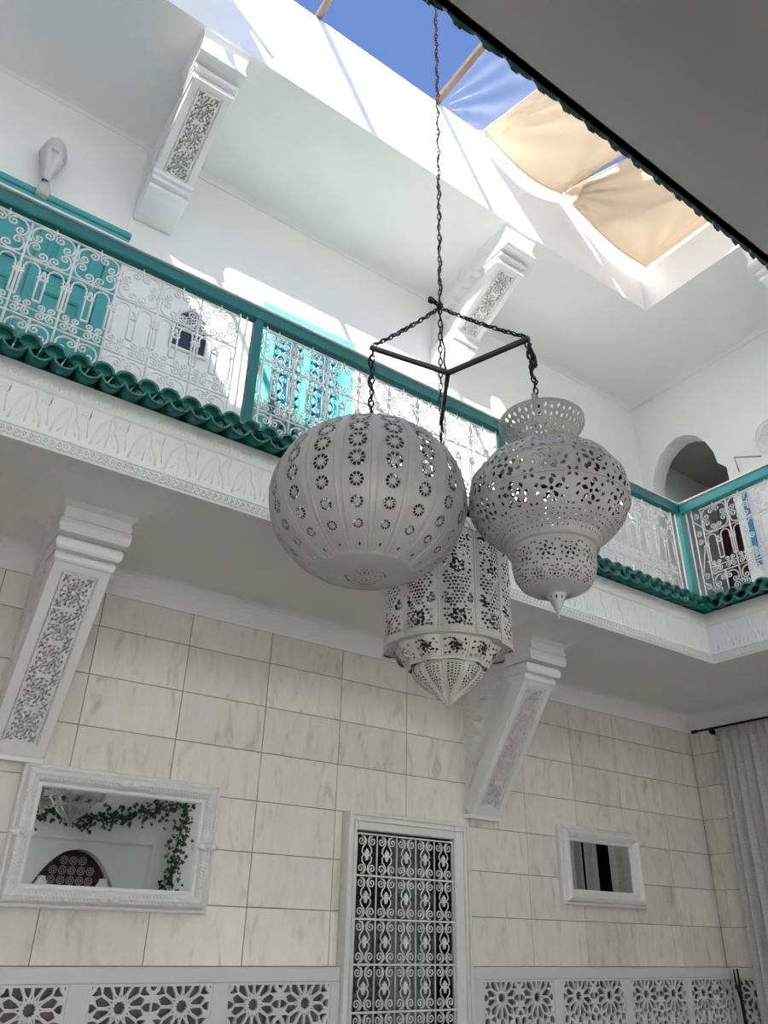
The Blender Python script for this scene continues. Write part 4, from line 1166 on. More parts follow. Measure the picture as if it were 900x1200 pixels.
# bottom dish with rosette, top cap
rb, zb = GPTS[0]
mb = MB(); H = []
for rr, kk, l, wd in ((.018, 8, .008, .003), (.034, 14, .009, .0035), (.050, 18, .008, .003)):
    for i in range(kk): g = 2 * pi * i / kk; H.append(leafh(rr * cos(g), rr * sin(g), l * .8, wd, g))
for i in range(14): g = 2 * pi * i / 14; H.append(ell(.064 * cos(g), .064 * sin(g), .004, .0025, g, 5))
VT = perf(-.075, .075, -.075, .075, H, 8, 8)
keep = [t for t in VT[1] if max(sqrt(VT[0][i][0] ** 2 + VT[0][i][1] ** 2) for i in t) < .0795]
def dish(u, v, h):
    q = sqrt(u * u + v * v); return (gc[0] + u, gc[1] + v, gc[2] + zb - .018 + .06 * q * q - h)
perf_solid(mb, (VT[0], keep), dish, .002, True)
mb.lathe([(.068, zb - .018), (.085, zb - .0185), (.115, zb - .012), (.140, zb - .004), (rb + .004, zb), (rb + .005, zb + .004), (rb - .003, zb + .004)], gc, 48)
build(mb, 'bottom_dish', 'lantern_metal', gl, fix=False)
rt_, zt_ = GPTS[-1]
mb = MB(); mb.lathe([(rt_ + .004, zt_ - .004), (rt_ + .006, zt_ + .006), (rt_ - .004, zt_ + .012), (.06, zt_ + .016), (.02, zt_ + .02), (.004, zt_ + .02)], gc, 40)
mb.tube([(gc[0] + .014 * cos(g), gc[1], gc[2] + zt_ + .032 + .014 * sin(g)) for g in [2 * pi * i / 12 for i in range(12)]], .003, 5, closed=True)
build(mb, 'top_cap', 'lantern_metal', gl, fix=False)
m = MB(); ptop = Vector((gc[0], gc[1], gc[2] + zt_ + .04)); chain(m, ptop, FE[0] + Vector((0, 0, -.012)), .026, .0030, .0080); cable(m, ptop, FE[0] + Vector((-.008, 0, 0)), .010, .0040, 4, 30)
build(m, 'chain', 'black_iron', gl)['kind'] = 'stuff'

# 2 --- the urn
ur = empty('urn_lantern', (FE[1].x + .023, FE[1].y - .016, .89), 'urn shaped pierced metal lantern with flared collar and pointed tip', 'lantern')
uc = (FE[1].x + .023, FE[1].y - .016, 0)
rng = random.Random(3)
def almond_cell(w, h, kind):
    H = []
    if kind == 'circle':          # rosette in a ring inside an ogee
        for i in range(8): g = 2 * pi * i / 8; H.append(leafh(w / 2 + .20 * w * cos(g), h * .55 + .20 * w * sin(g), .070 * w, .046 * w, g))
        H.append(ell(w / 2, h * .55, .07 * w, .07 * w, 0, 7))
        for i in range(11): g = 2 * pi * i / 11 + .2; H.append(leafh(w / 2 + .37 * w * cos(g), h * .55 + .37 * w * sin(g), .088 * w, .045 * w, g + pi / 2 + .25))
        for s in (-1, 1):
            H.append(leafh(w / 2 + s * .37 * w, h * .10, .09 * w, .06 * w, s * .8)); H.append(leafh(w / 2 + s * .13 * w, h * .07, .10 * w, .040 * w, s * .25)); H.append(leafh(w / 2 + s * .40 * w, h * .92, .06 * w, .04 * w, -s * .8))
    elif kind == 'scatter':
        for i in range(5): g = 2 * pi * i / 5 + pi / 2; H.append(leafh(w / 2 + .18 * w * cos(g), h / 2 + .18 * w * sin(g), .10 * w, .060 * w, g))
        H.append(ell(w / 2, h / 2, .055 * w, .055 * w, 0, 6))
        for i in range(9): g = 2 * pi * i / 9; H.append(leafh(w / 2 + .37 * w * cos(g), h / 2 + .37 * w * sin(g) * h / w * .95, .080 * w, .042 * w, g + 1.1))
        for sx in (-1, 1):
            for sy in (-1, 1): H.append(leafh(w / 2 + sx * .42 * w, h / 2 + sy * .41 * h, .06 * w, .04 * w, sx * sy * .7))
    elif kind == 'slots':
        for i in range(4):
            for j in range(2): H.append(leafh(w * (i + .5) / 4, h * (.30 + .38 * j) + (h * .08 if i % 2 else 0), h * .13, w * .060, pi / 2 + (.35 if (i + j) % 2 else -.35)))
        for i in range(4): H.append(ell(w * (i + .5) / 4 + w * .12 * 0, h * .09, w * .03, w * .03, 0, 5)); H.append(ell(w * (i + .5) / 4, h * .91, w * .035, w * .025, 0, 5))
    elif kind == 'fine':
        for j in range(4):
            for i in range(5):
                H.append(leafh(w * (i + .5 + .25 * (j % 2 - .5)) / 5, h * (j + .5) / 4, w * .055, w * .026, rng.uniform(0, 3.1)))
    return perf(0, 1, 0, 1, scale_holes(ok_holes(H), w, h), 4, 4, 1)
# body
def arcp(r0, z0, r1, z1, n, f): return [f(i / n) for i in range(n + 1)]
body = [(.136, 1.118)] + [(.271 * cos(radians(l)) ** .9 if abs(l) < 89 else .1, 1.318 + .195 * sin(radians(l))) for l in range(-56, 61, 4)] + [(.122, 1.497)]
um, UL = meridian(body)
mb = MB(); NU = 12
for (v0, v1, kd) in ((.05, .20, 'fine'), (.20, .42, 'scatter'), (.42, .62, 'scatter'), (.62, .90, 'circle')):
    rm = um((v0 + v1) / 2)[0]; ring_cells(mb, uc, um, v0, v1, NU, almond_cell(2 * pi * rm / NU, UL * (v1 - v0), kd), .0022, 0.0, 0 if kd != 'scatter' else .0)
mb.lathe([um(v)[:2] for v in (0, .02, .05)], uc, 48); mb.lathe([um(v)[:2] for v in (.90, .95, 1)], uc, 48)
weld(build(mb, 'pierced_body', 'lantern_metal', ur, fix=False), inner='lantern_inner_shade')
for k in range(NU):      # raised straps on the shoulder and a zigzag
    a = 2 * pi * k / NU; vs = []
    for i in range(10):
        r, z, nr, nz = um(.62 + .36 * i / 9)
        for (off, h) in ((-.060, .0), (-.05, .004), (-.03, .0016), (.03, .0016), (.05, .004), (.060, .0)): vs.append((uc[0] + (r + nr * (h + .0005)) * cos(a + off), uc[1] + (r + nr * (h + .0005)) * sin(a + off), z + nz * (h + .0005)))
    build(MB().add(vs, [(i * 6 + q, i * 6 + q + 1, i * 6 + q + 7, i * 6 + q + 6) for i in range(9) for q in range(5)], True), 'strap', 'lantern_metal', ur, fix=False)
zz = []
for k in range(NU * 2):
    a = 2 * pi * k / (NU * 2); r, z, nr, nz = um(.96 if k % 2 else .90); zz.append((uc[0] + (r + .003) * cos(a), uc[1] + (r + .003) * sin(a), z + .003))
build(MB().tube(zz, .004, 5, closed=True), 'zigzag_band', 'lantern_metal', ur, fix=False)
for v in (.62, .42):
    r, z, nr, nz = um(v); build(MB().tube([(uc[0] + (r + .001) * cos(2 * pi * i / 60), uc[1] + (r + .001) * sin(2 * pi * i / 60), z) for i in range(60)], .0026, 4, closed=True), 'ring_bead', 'lantern_metal', ur, fix=False)
col = [(.118, 1.495), (.104, 1.515), (.101, 1.535), (.106, 1.56), (.120, 1.585), (.140, 1.605), (.152, 1.622), (.154, 1.640)]
cm, CL = meridian(col)
mb = MB()
ring_cells(mb, uc, cm, .12, .52, 10, almond_cell(2 * pi * .103 / 10, CL * .40, 'slots'), .002)
ring_cells(mb, uc, cm, .52, .94, 10, almond_cell(2 * pi * .135 / 10, CL * .42, 'slots'), .002)
mb.lathe([cm(v)[:2] for v in (0, .06, .12)], uc, 48); mb.lathe([cm(.94)[:2], cm(1.0)[:2], (.150, 1.642), (.150, 1.634)], uc, 48)
weld(build(mb, 'collar', 'lantern_metal', ur, fix=False))
cup = [(.052, .974), (.085, .982), (.112, 1.000), (.130, 1.030), (.137, 1.065), (.138, 1.105), (.140, 1.120)]
pm, PL = meridian(cup)
mb = MB()
ring_cells(mb, uc, pm, .22, .52, 12, almond_cell(2 * pi * .12 / 12, PL * .30, 'scatter'), .002); ring_cells(mb, uc, pm, .52, .95, 11, almond_cell(2 * pi * .137 / 11, PL * .43, 'scatter'), .002)
mb.lathe([pm(v)[:2] for v in (0, .1, .22)], uc, 40); mb.lathe([pm(.95)[:2], pm(1)[:2], (.152, 1.122), (.152, 1.130), (.136, 1.132)], uc, 48)
weld(build(mb, 'lower_cup', 'lantern_metal', ur, fix=False), inner='lantern_inner_shade')
tip = [(.003, .905), (.012, .925), (.026, .955), (.034, .972), (.052, .976)]
tm, TL = meridian(tip)
mb = MB(); Hh = [leafh(.5, .5, .26, .16, pi / 2)]
mb.lathe([tm(v)[:2] for v in (0, .2, .45)], uc, 20); ring_cells(mb, uc, tm, .45, .75, 9, perf(0, 1, 0, 1, Hh, 2, 2), .0015); mb.lathe([tm(v)[:2] for v in (.75, .85, 1)], uc, 27)
mb.lathe([(.0005, .884), (.004, .888), (.003, .896), (.0055, .901), (.003, .908)], uc, 10)
weld(build(mb, 'pointed_tip', 'lantern_metal', ur, fix=False))
m = MB(); ptop = Vector((uc[0], uc[1], 1.66)); chain(m, ptop, FE[1] + Vector((0, 0, -.012)), .026, .0030, .0080); cable(m, ptop + Vector((0, 0, .01)), FE[1] + Vector((.006, 0, 0)), .010, .0042, 4, 30)
m.tube([FE[1] + Vector(v) for v in ((.008, 0, -.02), (.03, 0, -.07), (.036, .004, -.11), (.024, 0, -.13), (.008, 0, -.10))], [.006, .011, .013, .012, .004], 6)
build(m, 'chain', 'black_iron', ur)['kind'] = 'stuff'
m = MB()
for k in range(3): chain(m, (uc[0] + .100 * cos(k * 2.1), uc[1] + .100 * sin(k * 2.1), 1.545), ptop, .026, .0026, .0075)
m.tube([(uc[0] - .125, uc[1] - .09, 1.60), (uc[0] - .13, uc[1] - .093, 1.655), (uc[0] - .115, uc[1] - .085, 1.66), (uc[0] - .112, uc[1] - .083, 1.61)], .008, 5)
build(m, 'hanging_loops', 'lantern_metal', ur)['kind'] = 'stuff'

# 3 --- the lobed one, farthest and lowest
th = empty('lobed_lantern', (FE[2].x + .036, FE[2].y + .028, .75), 'lobed pierced metal lantern with fluted petal tip hanging farthest from view', 'lantern')
tc = (FE[2].x + .036, FE[2].y + .028)
NT = 10
def lobe_map(Rb, bulge, zf):
    """fn maker for panel k: chord of the decagon plus a bulge; Rb(v), zf(v)"""
    def mk(k):
        a0 = 2 * pi * k / NT + .12; a1 = a0 + 2 * pi / NT
        def fn(u, v, h):
            R = Rb(v); x = R * (cos(a0) * (1 - u) + cos(a1) * u); y = R * (sin(a0) * (1 - u) + sin(a1) * u)
            am = (a0 + a1) / 2; q = bulge(v) * sin(pi * u) + h
            return (tc[0] + x + q * cos(am), tc[1] + y + q * sin(am), zf(u, v))
        return fn
    return mk
def mandala(w, h, ctr, R, dot, gap):
    """pierced panel: rings of drops round the centres, every other spot filled with round holes"""
    H = []
    def ringd(cx, cy, r, k, s, rad=False, ph=0):
        for i in range(k):
            g = 2 * pi * i / k + ph
            x, y = cx + r * cos(g), cy + r * sin(g)
            if dot * 2 < x < w - dot * 2 and dot * 2 < y < h - dot * 2: H.append(leafh(x, y, s * (1.5 if rad else 1.0), s * .85, g) if rad else ell(x, y, s, s, g, 5))
    for (cx, cy) in ctr:
        ringd(cx, cy, R * .42, 10, dot * 1.5, True); ringd(cx, cy, R * .70, 15, dot * 1.15, False, .1); ringd(cx, cy, R * .18, 5, dot * .9)
    nx, ny = int(w / gap), int(h / gap)
    for j in range(ny):
        for i in range(nx):
            x = gap * (i + .5 + .5 * (j % 2)) + rng.uniform(-.1, .1) * gap; y = gap * (j + .5) + rng.uniform(-.1, .1) * gap
            if not (dot * 2.2 < x < w - dot * 2.2 and dot * 2.2 < y < h - dot * 2.2): continue
            ds = [sqrt((x - a) ** 2 + (y - b) ** 2) for a, b in ctr]
            if min(ds) < R * .88 or R * .98 < min(ds) < R * 1.14: continue
            H.append(ell(x, y, dot * rng.uniform(.85, 1.15), dot * rng.uniform(.85, 1.15), rng.uniform(0, 3), 5))
    return scale_holes(ok_holes(H), w, h)
Rm = .228; pw = 2 * Rm * sin(pi / NT); ph_ = .42
zb0 = .980
ZU, ZTIP = .905, .763
VT = perf(0, 1, 0, 1, mandala(pw * .92, ph_, ((pw * .46, ph_ * .62), (0, ph_ * .30), (pw * .92, ph_ * .30), (0, ph_ * .95), (pw * .92, ph_ * .95), (pw * .46, ph_ * .12)), pw * .27, .0062, .0142), 6, 10, 1)
VT = ([(.04 + .92 * x, .03 + .94 * y) for x, y in VT[0]], VT[1])
EDGE = perf(0, 1, 0, 1, [], 6, 1)
mk = lobe_map(lambda v: Rm * (.985 + .015 * v), lambda v: .040, lambda u, v: zb0 + ph_ * v - .012 * sin(pi * u) * (1 - v))
mb = MB()
for k in range(NT):
    f = mk(k); perf_solid(mb, VT, f, .002, True)
    for (sx, ox, sy, oy) in ((1, 0, .03, 0), (1, 0, .03, .97)):
        perf_solid(mb, ([(ox + sx * x, oy + sy * y) for x, y in EDGE[0]], EDGE[1]), f, .002, True)
    for (sx, ox) in ((.04, 0), (.04, .96)): perf_solid(mb, ([(ox + sx * x, .03 + .94 * y) for x, y in perf(0, 1, 0, 1, [], 1, 6)[0]], perf(0, 1, 0, 1, [], 1, 6)[1]), f, .002, True)
weld(build(mb, 'pierced_body', 'lantern_pale', th, fix=False), inner='lantern_inner_shade')
for k in range(NT):
    f = mk(k); build(MB().tube([f(0, 0, .003), f(0, 1, .003)], .0042, 6), 'seam_rib', 'lantern_pale', th, fix=False)
for v in (0.0, .055, 1.0):
    build(MB().tube([mk(k)(i / 10, v, .002) for k in range(NT) for i in range(10)], .004 if v != .055 else .0022, 5, closed=True), 'rim_bead', 'lantern_pale', th, fix=False)
# under-tier: collar tapering inwards with convex pierced lobes
w2_ = pw * .75; h2 = .10
VT2 = perf(0, 1, 0, 1, mandala(w2_, h2, ((w2_ / 2, h2 * .5),), w2_ * .30, .0060, .0142), 6, 4, 1)
R2 = lambda v: .140 + (.188 - .140) * (v ** .75)
mk2 = lobe_map(R2, lambda v: .020 + .01 * v, lambda u, v: ZU + (zb0 - ZU) * v)
mb = MB()
for k in range(NT): perf_solid(mb, VT2, mk2(k), .002, True)
mkf = lobe_map(lambda v: .186 + (Rm - .186) * v, lambda v: .038, lambda u, v: zb0 + .002 - .006 * sin(pi * u))
for k in range(NT): perf_solid(mb, perf(0, 1, 0, 1, [], 6, 1), mkf(k), .002, True)
for k in range(NT): f = mk2(k); mb.tube([f(0, i / 6, .002) for i in range(7)], .004, 5); mb.tube([f(i / 8, 0, .003) for i in range(9)], .006, 5)
weld(build(mb, 'under_tier', 'lantern_pale', th, fix=False), inner='lantern_inner_shade')
# petal tip
w3, h3 = .075, .235
H = []
for j in range(14):
    y = h3 * (.10 + .84 * j / 14); half = (w3 * .36) * min(1, (j + 1.0) / 9) ** .9
    nn = max(1, int(2 * half / .012))
    for i in range(nn): H.append(ell(w3 / 2 + (2 * half) * ((i + .5) / nn - .5), y + (.003 if i % 2 else 0), .0052, .0050, 0, 5))
VT3 = perf(0, 1, 0, 1, scale_holes(ok_holes(H), w3, h3), 6, 10, 1)
def R3(v): 
    pts = [(0, .006), (.10, .012), (.28, .034), (.5, .078), (.7, .114), (.88, .132), (1, .130)]
    for (a, x), (b, y) in zip(pts, pts[1:]):
        if v <= b: return x + (y - x) * (v - a) / (b - a)
    return pts[-1][1]
mk3 = lobe_map(R3, lambda v: .006 + .016 * sin(pi * min(1, v * .9)), lambda u, v: ZTIP + (ZU - .002 - ZTIP) * v)
mb = MB()
for k in range(NT): f = mk3(k); perf_solid(mb, VT3, f, .002, True); mb.tube([f(0, i / 10, .002) for i in range(11)], [.002 + .0022 * i / 10 for i in range(11)], 5)
mb.lathe([(.0005, ZTIP - .010), (.006, ZTIP - .008), (.008, ZTIP - .002), (.006, ZTIP + .006)], (tc[0], tc[1], 0), 12)
weld(build(mb, 'petal_tip', 'lantern_pale', th, fix=False), inner='lantern_inner_shade')
# roof of the lantern
w4, h4 = .10, .20
VT4 = perf(0, 1, 0, 1, mandala(w4, h4, ((w4 / 2, h4 * .35),), w4 * .36, .0054, .0150), 6, 6, 1)
def R4(v): return Rm * .97 * (1 - v) ** .8 + .045 * v
mk4 = lobe_map(R4, lambda v: .028 * (1 - v) + .004, lambda u, v: zb0 + ph_ + .0 + .17 * v ** .8)
mb = MB()
for k in range(NT): f = mk4(k); perf_solid(mb, VT4, f, .002, True); mb.tube([f(0, i / 8, .002) for i in range(9)], .0038, 5)
mb.lathe([(.05, zb0 + ph_ + .165), (.055, zb0 + ph_ + .18), (.03, zb0 + ph_ + .195), (.004, zb0 + ph_ + .20)], (tc[0], tc[1], 0), 20)
weld(build(mb, 'roof', 'lantern_pale', th, fix=False), inner='lantern_inner_shade')
m = MB(); ptop = Vector((tc[0], tc[1], zb0 + ph_ + .20)); chain(m, ptop, FE[2] + Vector((0, 0, -.012)), .026, .0028, .0075); cable(m, ptop, FE[2], .007, .004, 4, 30)
build(m, 'chain', 'black_iron', th)['kind'] = 'stuff'

# ------------------------------------------------------------------ roof beams, sails
for (x, lab) in ((1.637, 'slim brown roof beam carrying the lantern chain'), (2.951, 'brown roof beam crossing the blue sky beside the sails'), (4.70, 'dark roof beam in the gap between the two cream sails'), (.30, 'brown roof beam at the left end of the opening')):
    b = build(MB().bbox(x - .028, x + .028, YFO - .2, YO + .12, ZP + .0, ZP + .07, .006), 'roof_beam', 'beam_brown'); tag(b, lab, 'beam', 'beams across the roof opening')
b = tag(build(MB().tube([(.10, 3.7, 6.99), (.72, 2.2, 6.99)], .03, 6), 'roof_brace', 'beam_brown'), 'diagonal brown brace beside the left roof beam', 'beam')
b = tag(build(MB().tube([(.42, 3.6, 6.99), (.46, 1.2, 6.99)], .012, 6), 'roof_cable', 'beam_brown'), 'thin stretched wire near the left roof beam', 'wire')

def sail(name, m, c00, c10, c01, c11, sag, label, pins=0.10, wr=.02, seed=0, hem=None):
    """u along the back edge, v towards the camera; scalloped edges between pins, sagging in the middle"""
    c00, c10, c01, c11 = map(Vector, (c00, c10, c01, c11)); e = empty(name, c00, label, 'sun sail')
    r = random.Random(seed); phs = [r.uniform(0, 6) for _ in range(6)]
    def fn(u, v, t=0):
        uu = u + pins * 0; p = c00 * (1 - u) * (1 - v) + c10 * u * (1 - v) + c01 * (1 - u) * v + c11 * u * v
        eb = sin(pi * u)
        s = sag * (.95 * sin(pi * u) * (1 - .5 * v) + .30 * sin(pi * u) * sin(pi * v))
        p = p + Vector((0, -pins * eb * (1 - v) ** 3, -s))
        d0 = sqrt(u * u + v * v) + 1e-3; d1 = sqrt((1 - u) ** 2 + v * v) + 1e-3
        p.z += wr * (sin(atan2(v, u + .001) * 17 + phs[0]) * math.exp(-d0 * 2.2) + sin(atan2(v, 1 - u + .001) * 15 + phs[1]) * math.exp(-d1 * 2.2)) + wr * .5 * sin(u * 9 + v * 3 + phs[2]) * sin(pi * v)
        p.z += t
        return p
    mb = MB(); mb.grid(lambda u, v: fn(u, v), 48, 40); o = build(mb, 'canvas', m, e, fix=False)
    hm = MB(); hm.tube([fn(i / 40, 0) for i in range(41)], .009, 5); hm.tube([fn(0, i / 40) for i in range(41)], .006, 5); hm.tube([fn(1, i / 40) for i in range(41)], .006, 5)
    build(hm, 'hem', m, e, fix=False)
    return e, fn
s1, f1 = sail('sun_sail', 'sail_canvas', (3.44, 3.47, 6.80), (4.52, 3.49, 6.76), (4.10, .30, 6.86), (5.40, .30, 6.86), .20, 'cream canvas sun sail on the left, tied to the parapet', .02, .03, 1)
s2, f2 = sail('sun_sail', 'sail_canvas', (4.56, 3.49, 6.76), (5.735, 3.44, 6.42), (5.12, 1.90, 6.82), (5.745, 0.9, 6.48), .18, 'cream canvas sun sail on the right, sagging into the corner', .02, .03, 2)
for (a, b, e, lab) in (((3.44, 3.47, 6.80), (3.40, YO - .005, 6.88), s1, 0), ((4.52, 3.49, 6.76), (4.50, YO - .005, 6.90), s1, 0), ((4.56, 3.49, 6.76), (4.58, YO - .005, 6.90), s2, 0), ((5.735, 3.44, 6.42), (XO - .003, YO - .03, 6.50), s2, 0)):
    mb = MB(); mb.tube([a, b], .008, 5); mb.tube([(a[0] - .02, a[1], a[2] - .02), (a[0] + .02, a[1] + .02, a[2] + .03), (a[0] + .01, a[1], a[2] - .04)], .010, 5)
    build(mb, 'tie_knot', 'white_iron', e)
s3, f3 = sail('sun_sail', 'sail_white', (-2.3, 3.52, 6.98), (.50, 3.52, 6.98), (-2.3, 2.02, 6.98), (.62, 2.02, 6.98), .10, 'white canvas sail stretched over the left end of the opening', .0, .0, 3)
s5, f5 = sail('sun_sail', 'sail_white', (-2.3, 2.00, 6.99), (-.13, 2.00, 6.99), (-2.3, .05, 6.99), (-.13, .05, 6.99), .03, 'white canvas strip over the near left corner of the opening', .0, .0, 5)
s4, f4 = sail('sheer_sheet', 'sheer_sheet', (3.02, 3.75, 7.06), (4.4, 3.75, 7.10), (3.02, 1.6, 7.06), (4.6, 1.6, 7.10), -.06, 'sheer white sheet over the beams letting the blue sky through', .0, .06, 4)
# ------------------------------------------------------------------ curtain
def curtain(y0, y1, label, seed, flare=0.0):
    e = empty('curtain', (XR - .10, (y0 + y1) / 2, ZF), label, 'curtain', 'grey linen curtains')
    r = random.Random(seed); n = int((y1 - y0) / .085); ph = r.uniform(0, 6)
    def fn(u, v):
        k = 2 * pi * n * u + .6 * sin(5 * u + ph); amp = .014 + .040 * (1 - v) ** .35 if v < .985 else .012
        sh = .6 * sin(k) + .4 * sin(k * .53 + ph)
        y = y1 - (y1 - y0) * u + .012 * cos(k) * (1 - v); x = XR - .095 + amp * sh * (1 if v < .97 else .6)
        return (x, y + flare * (1 - v) * (1 - u), ZF + .02 + (1.845 - ZF - .02) * v)
    mb = MB(); mb.grid(fn, n * 10, 26); o = build(mb, 'cloth', 'curtain_linen', e, fix=False)
    s = o.modifiers.new('thickness', 'SOLIDIFY'); s.thickness = .003
    mb = MB()
    for i in range(n * 2): 
        u = (i + .5) / (n * 2); a = fn(u, .995); b = fn(u, .965); mb.tube([(a[0] - .006, a[1], a[2] + .012), (b[0] - .012, b[1], b[2] + .03), (b[0] - .006, b[1], b[2])], .007, 5)
    build(mb, 'gathered_heading', 'curtain_linen', e)['kind'] = 'stuff'
    return e
curtain(3.60, 4.44, 'grey linen curtain gathered on the black rod by the tiled corner', 5, .05)
curtain(3.30, 3.47, 'narrow grey linen curtain panel between two dark gaps, seen in the small mirror', 6)
curtain(2.45, 3.22, 'wide grey linen curtain farthest from the tiled corner', 7)
rod = empty('curtain_rod', (XR - .10, 3.5, 1.83), 'black curtain rod with finial at the tiled corner', 'curtain rod')
build(MB().tube([(XR - .10, 4.66, 1.852), (XR - .10, 2.2, 1.852)], .011, 8), 'rod', 'black_iron', rod)
fin = build(MB().lathe([(.001, -.03), (.016, -.03), (.02, -.012), (.013, 0), (.018, .012), (.014, .03), (.001, .034)], (0, 0, 0), 10), 'finial', 'black_iron', rod, local=True)
fin.location = (0, 1.17, .022); fin.rotation_euler = (pi / 2, 0, 0)
m = MB(); m.bbox(XR - .11, XR, 4.46, 4.50, 1.80, 1.84, .004); m.sphere((XR - .10, 4.48, 1.835), .026, 10, 8)
build(m, 'rod_bracket', 'black_iron', rod)

# ------------------------------------------------------------------ forked iron pole, bottom right
fk = empty('forked_pole', (7.02, 4.56, ZF), 'black forked iron pole standing by the lattice dado at the corner', 'pole')
m = MB(); m.tube([(7.03, 4.60, ZF), (7.005, 4.60, -.9), (6.985, 4.60, -.44)], .014, 8)
build(m, 'stem', 'black_iron', fk)
m = MB(); m.tube([(6.985, 4.60, -.45), (6.975, 4.60, -.40), (6.955, 4.60, -.34), (6.943, 4.60, -.27), (6.945, 4.60, -.19)], [.010, .009, .009, .009, .005], 6); m.sphere((6.950, 4.60, -.325), .018, 8, 6, 1.2)
m.tube([(6.985, 4.60, -.45), (6.995, 4.60, -.39), (6.995, 4.60, -.28), (6.995, 4.60, -.19)], [.010, .009, .009, .008], 6)
build(m, 'fork', 'black_iron', fk)
build(MB().lathe([(.001, 0), (.14, 0), (.14, .012), (.03, .03), (.015, .05)], (7.03, 4.60, ZF), 20), 'base', 'black_iron', fk)

# ------------------------------------------------------------------ wall behind the camera, seen in the big mirror
def arch3(xm, w, z0, zs, zt, n=9):
    p = [(xm - w, z0), (xm - w, zs)]
    for i in range(1, n): t = i / n; p.append((xm - w * cos(t * pi / 2) ** 1.0 * (1 - .12 * sin(pi * t)), zs + (zt - zs) * sin(t * pi / 2) ** .9 * (.92 + .08 * t)))
    p.append((xm, zt))
    return p + [(2 * xm - x, z) for x, z in reversed(p[:-1])]
AR = arch3(3.11, .62, ZF, .15, .90)
poly = [(1.78, ZF)] + AR + [(4.86, ZF), (4.86, 1.05), (XR, 1.05), (XR, ZF), (XR + .2, ZF), (XR + .2, ZS), (XL, ZS), (XL, 1.05), (1.78, 1.05)]
for i, (a, b) in enumerate([(XL + 1.66 * i, XL + 1.66 * (i + 1)) for i in range(3)] + [(4.86, 6.0), (6.0, XR)]):  # invented windows, spread sunlight into the otherwise dark ground floor
    w = struct(MB().box(a + .05, b - .05, YB - .14, YB - .135, ZF, 1.05), 'window_%d' % (i + 7), 'fill_pane', 'added wide frosted fill window on the ground floor behind the viewpoint', 'window'); w['group'] = 'added fill windows of the ground floor'
    f = MB(); f.box(a, a + .05, YB - .2, YB - .08, ZF, 1.05); f.box(b - .05, b, YB - .2, YB - .08, ZF, 1.05); build(f, 'window_frame', 'teal_paint', w)
struct(MB().box(XL, 1.95, -.80, -.62, .32, ZS).box(4.85, XR, -.80, -.62, .32, ZS), 'trim_11', 'plaster', 'added white beam behind the viewpoint keeping fill light off the near gallery', 'beam')  # added out of view to block window light from the near soffit
struct(MB().prism(poly, YB - .25, YB, lambda a, b, h: (a, h, b)), 'wall_front', 'plaster', 'white wall with a pointed arch doorway seen in the large mirror', 'wall')
mb = MB(); frame_rect(mb, 2.05, 4.10, ZF + .05, 1.03, [(0, 0), (0, .02), (.015, .03), (.035, .02), (.04, 0)], YB); mb.v = [(x, 2 * YB - y, z) for x, y, z in mb.v]
struct(mb, 'trim_10', 'plaster_smooth', 'raised rectangular moulding round the pointed arch', 'trim')
ad = empty('arch_door', (3.11, YB - .2, ZF), 'dark carved wooden door inside the pointed arch, seen in the large mirror', 'door')
build(MB().prism(arch3(3.11, .62, ZF, .15, .90), YB - .24, YB - .20, lambda a, b, h: (a, h, b)), 'door_leaf', 'wood_dark', ad)
m = MB()
for i in range(7):
    for j in range(12):
        x, z = 2.75 + .12 * i, -.55 + .12 * j
        if z > .15 and abs(x - 3.11) > .52 * (1 - ((z - .15) / .75) ** 1.6): continue
        for rr in (.048, .022): m.tube([(x + rr * cos(2 * pi * q / 8), YB - .195, z + rr * sin(2 * pi * q / 8)) for q in range(8)], .005, 4, nrm=(0, 1, 0), closed=True)
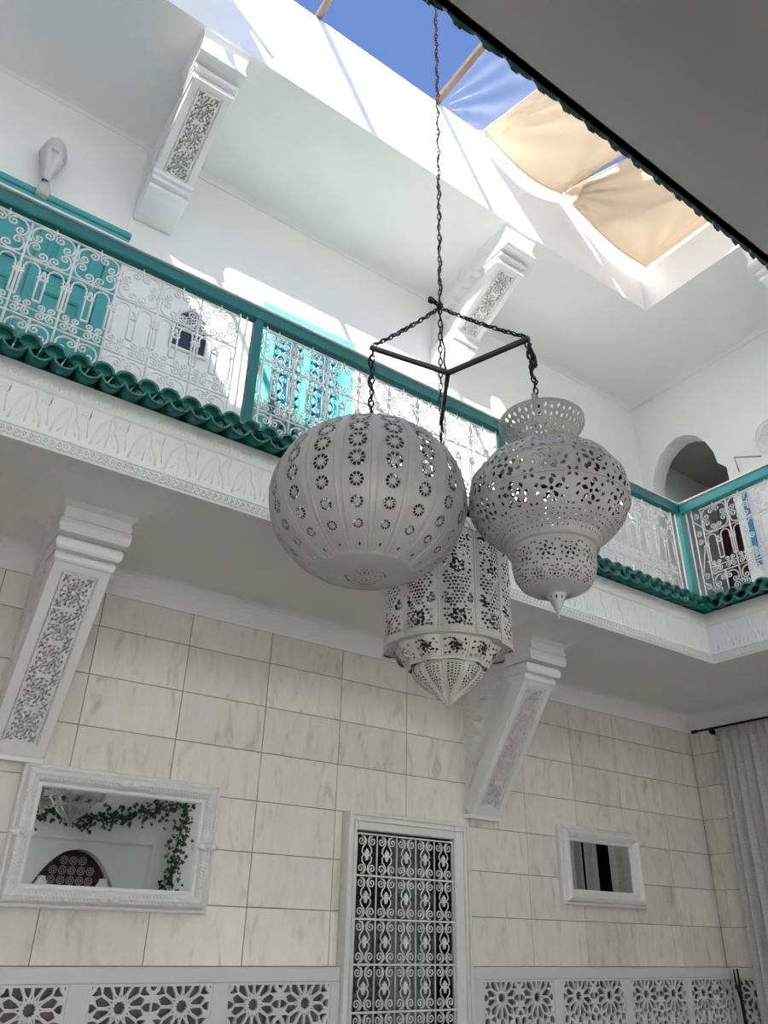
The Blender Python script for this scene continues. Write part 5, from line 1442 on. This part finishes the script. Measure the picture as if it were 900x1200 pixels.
build(m, 'carved_rings', 'carved', ad)['kind'] = 'stuff'
for (x, lab) in ((2.72, 'left white glass lamp in the pointed arch'), (3.50, 'right white glass lamp in the pointed arch')):
    l = empty('arch_lamp', (x, YB - .05, .35), lab + ', seen in the large mirror', 'lamp')
    build(MB().lathe([(.001, .36), (.05, .37), (.085, .43), (.08, .49), (.05, .53), (.055, .56), (.001, .57)], (x, YB - .06, 0), 16), 'glass_shade', 'milk_glass', l)
    build(MB().tube([(x, YB - .06, .36), (x, YB - .06, .30), (x, YB - .19, .28)], .012, 6), 'arm', 'black_iron', l)

# ivy garland over the arch
vine = empty('ivy_garland', (3.5, YB + .06, 1.35), 'green ivy garland on the wall, seen in the large mirror', 'plant')
def vine_pt(t):
    if t < .68:
        s = t / .68; return Vector((2.05 + 2.45 * s, YB + .07, 1.40 - .16 * sin(pi * s * 1.1 + .2) + .10 * s + .03 * sin(9 * s)))
    s = (t - .68) / .32; return Vector((4.50 - .14 * sin(2.2 * s), YB + .07, 1.45 - 1.05 * s))
build(MB().tube([vine_pt(i / 60) for i in range(61)], .008, 5), 'stem', 'vine_stem', vine)
lv = MB(); rg = random.Random(11)
for i in range(620):
    t = rg.random(); dens = .09 + .07 * sin(t * 14) ** 2
    p = vine_pt(t) + Vector((rg.gauss(0, dens * .6), abs(rg.gauss(0, .035)), rg.gauss(0, dens * .55)))
    s = rg.uniform(.022, .042); q = Vector((rg.gauss(0, .5), 1, rg.gauss(-.2, .5))).normalized(); a = q.orthogonal().normalized(); a.rotate(Matrix.Rotation(rg.uniform(0, 6.28), 3, q)); b = q.cross(a)
    lv.add([p - a * s, p - a * s * .2 + b * s * .75, p + a * s * .3 + b * s * .45, p + a * s * 1.2, p + a * s * .3 - b * s * .45, p - a * s * .2 - b * s * .75, p + q * s * .25], [(0, 6, 1), (1, 6, 2), (2, 6, 3), (3, 6, 4), (4, 6, 5), (5, 6, 0)])
o = build(lv, 'leaves', 'leaf_green', vine, fix=False); o['kind'] = 'stuff'
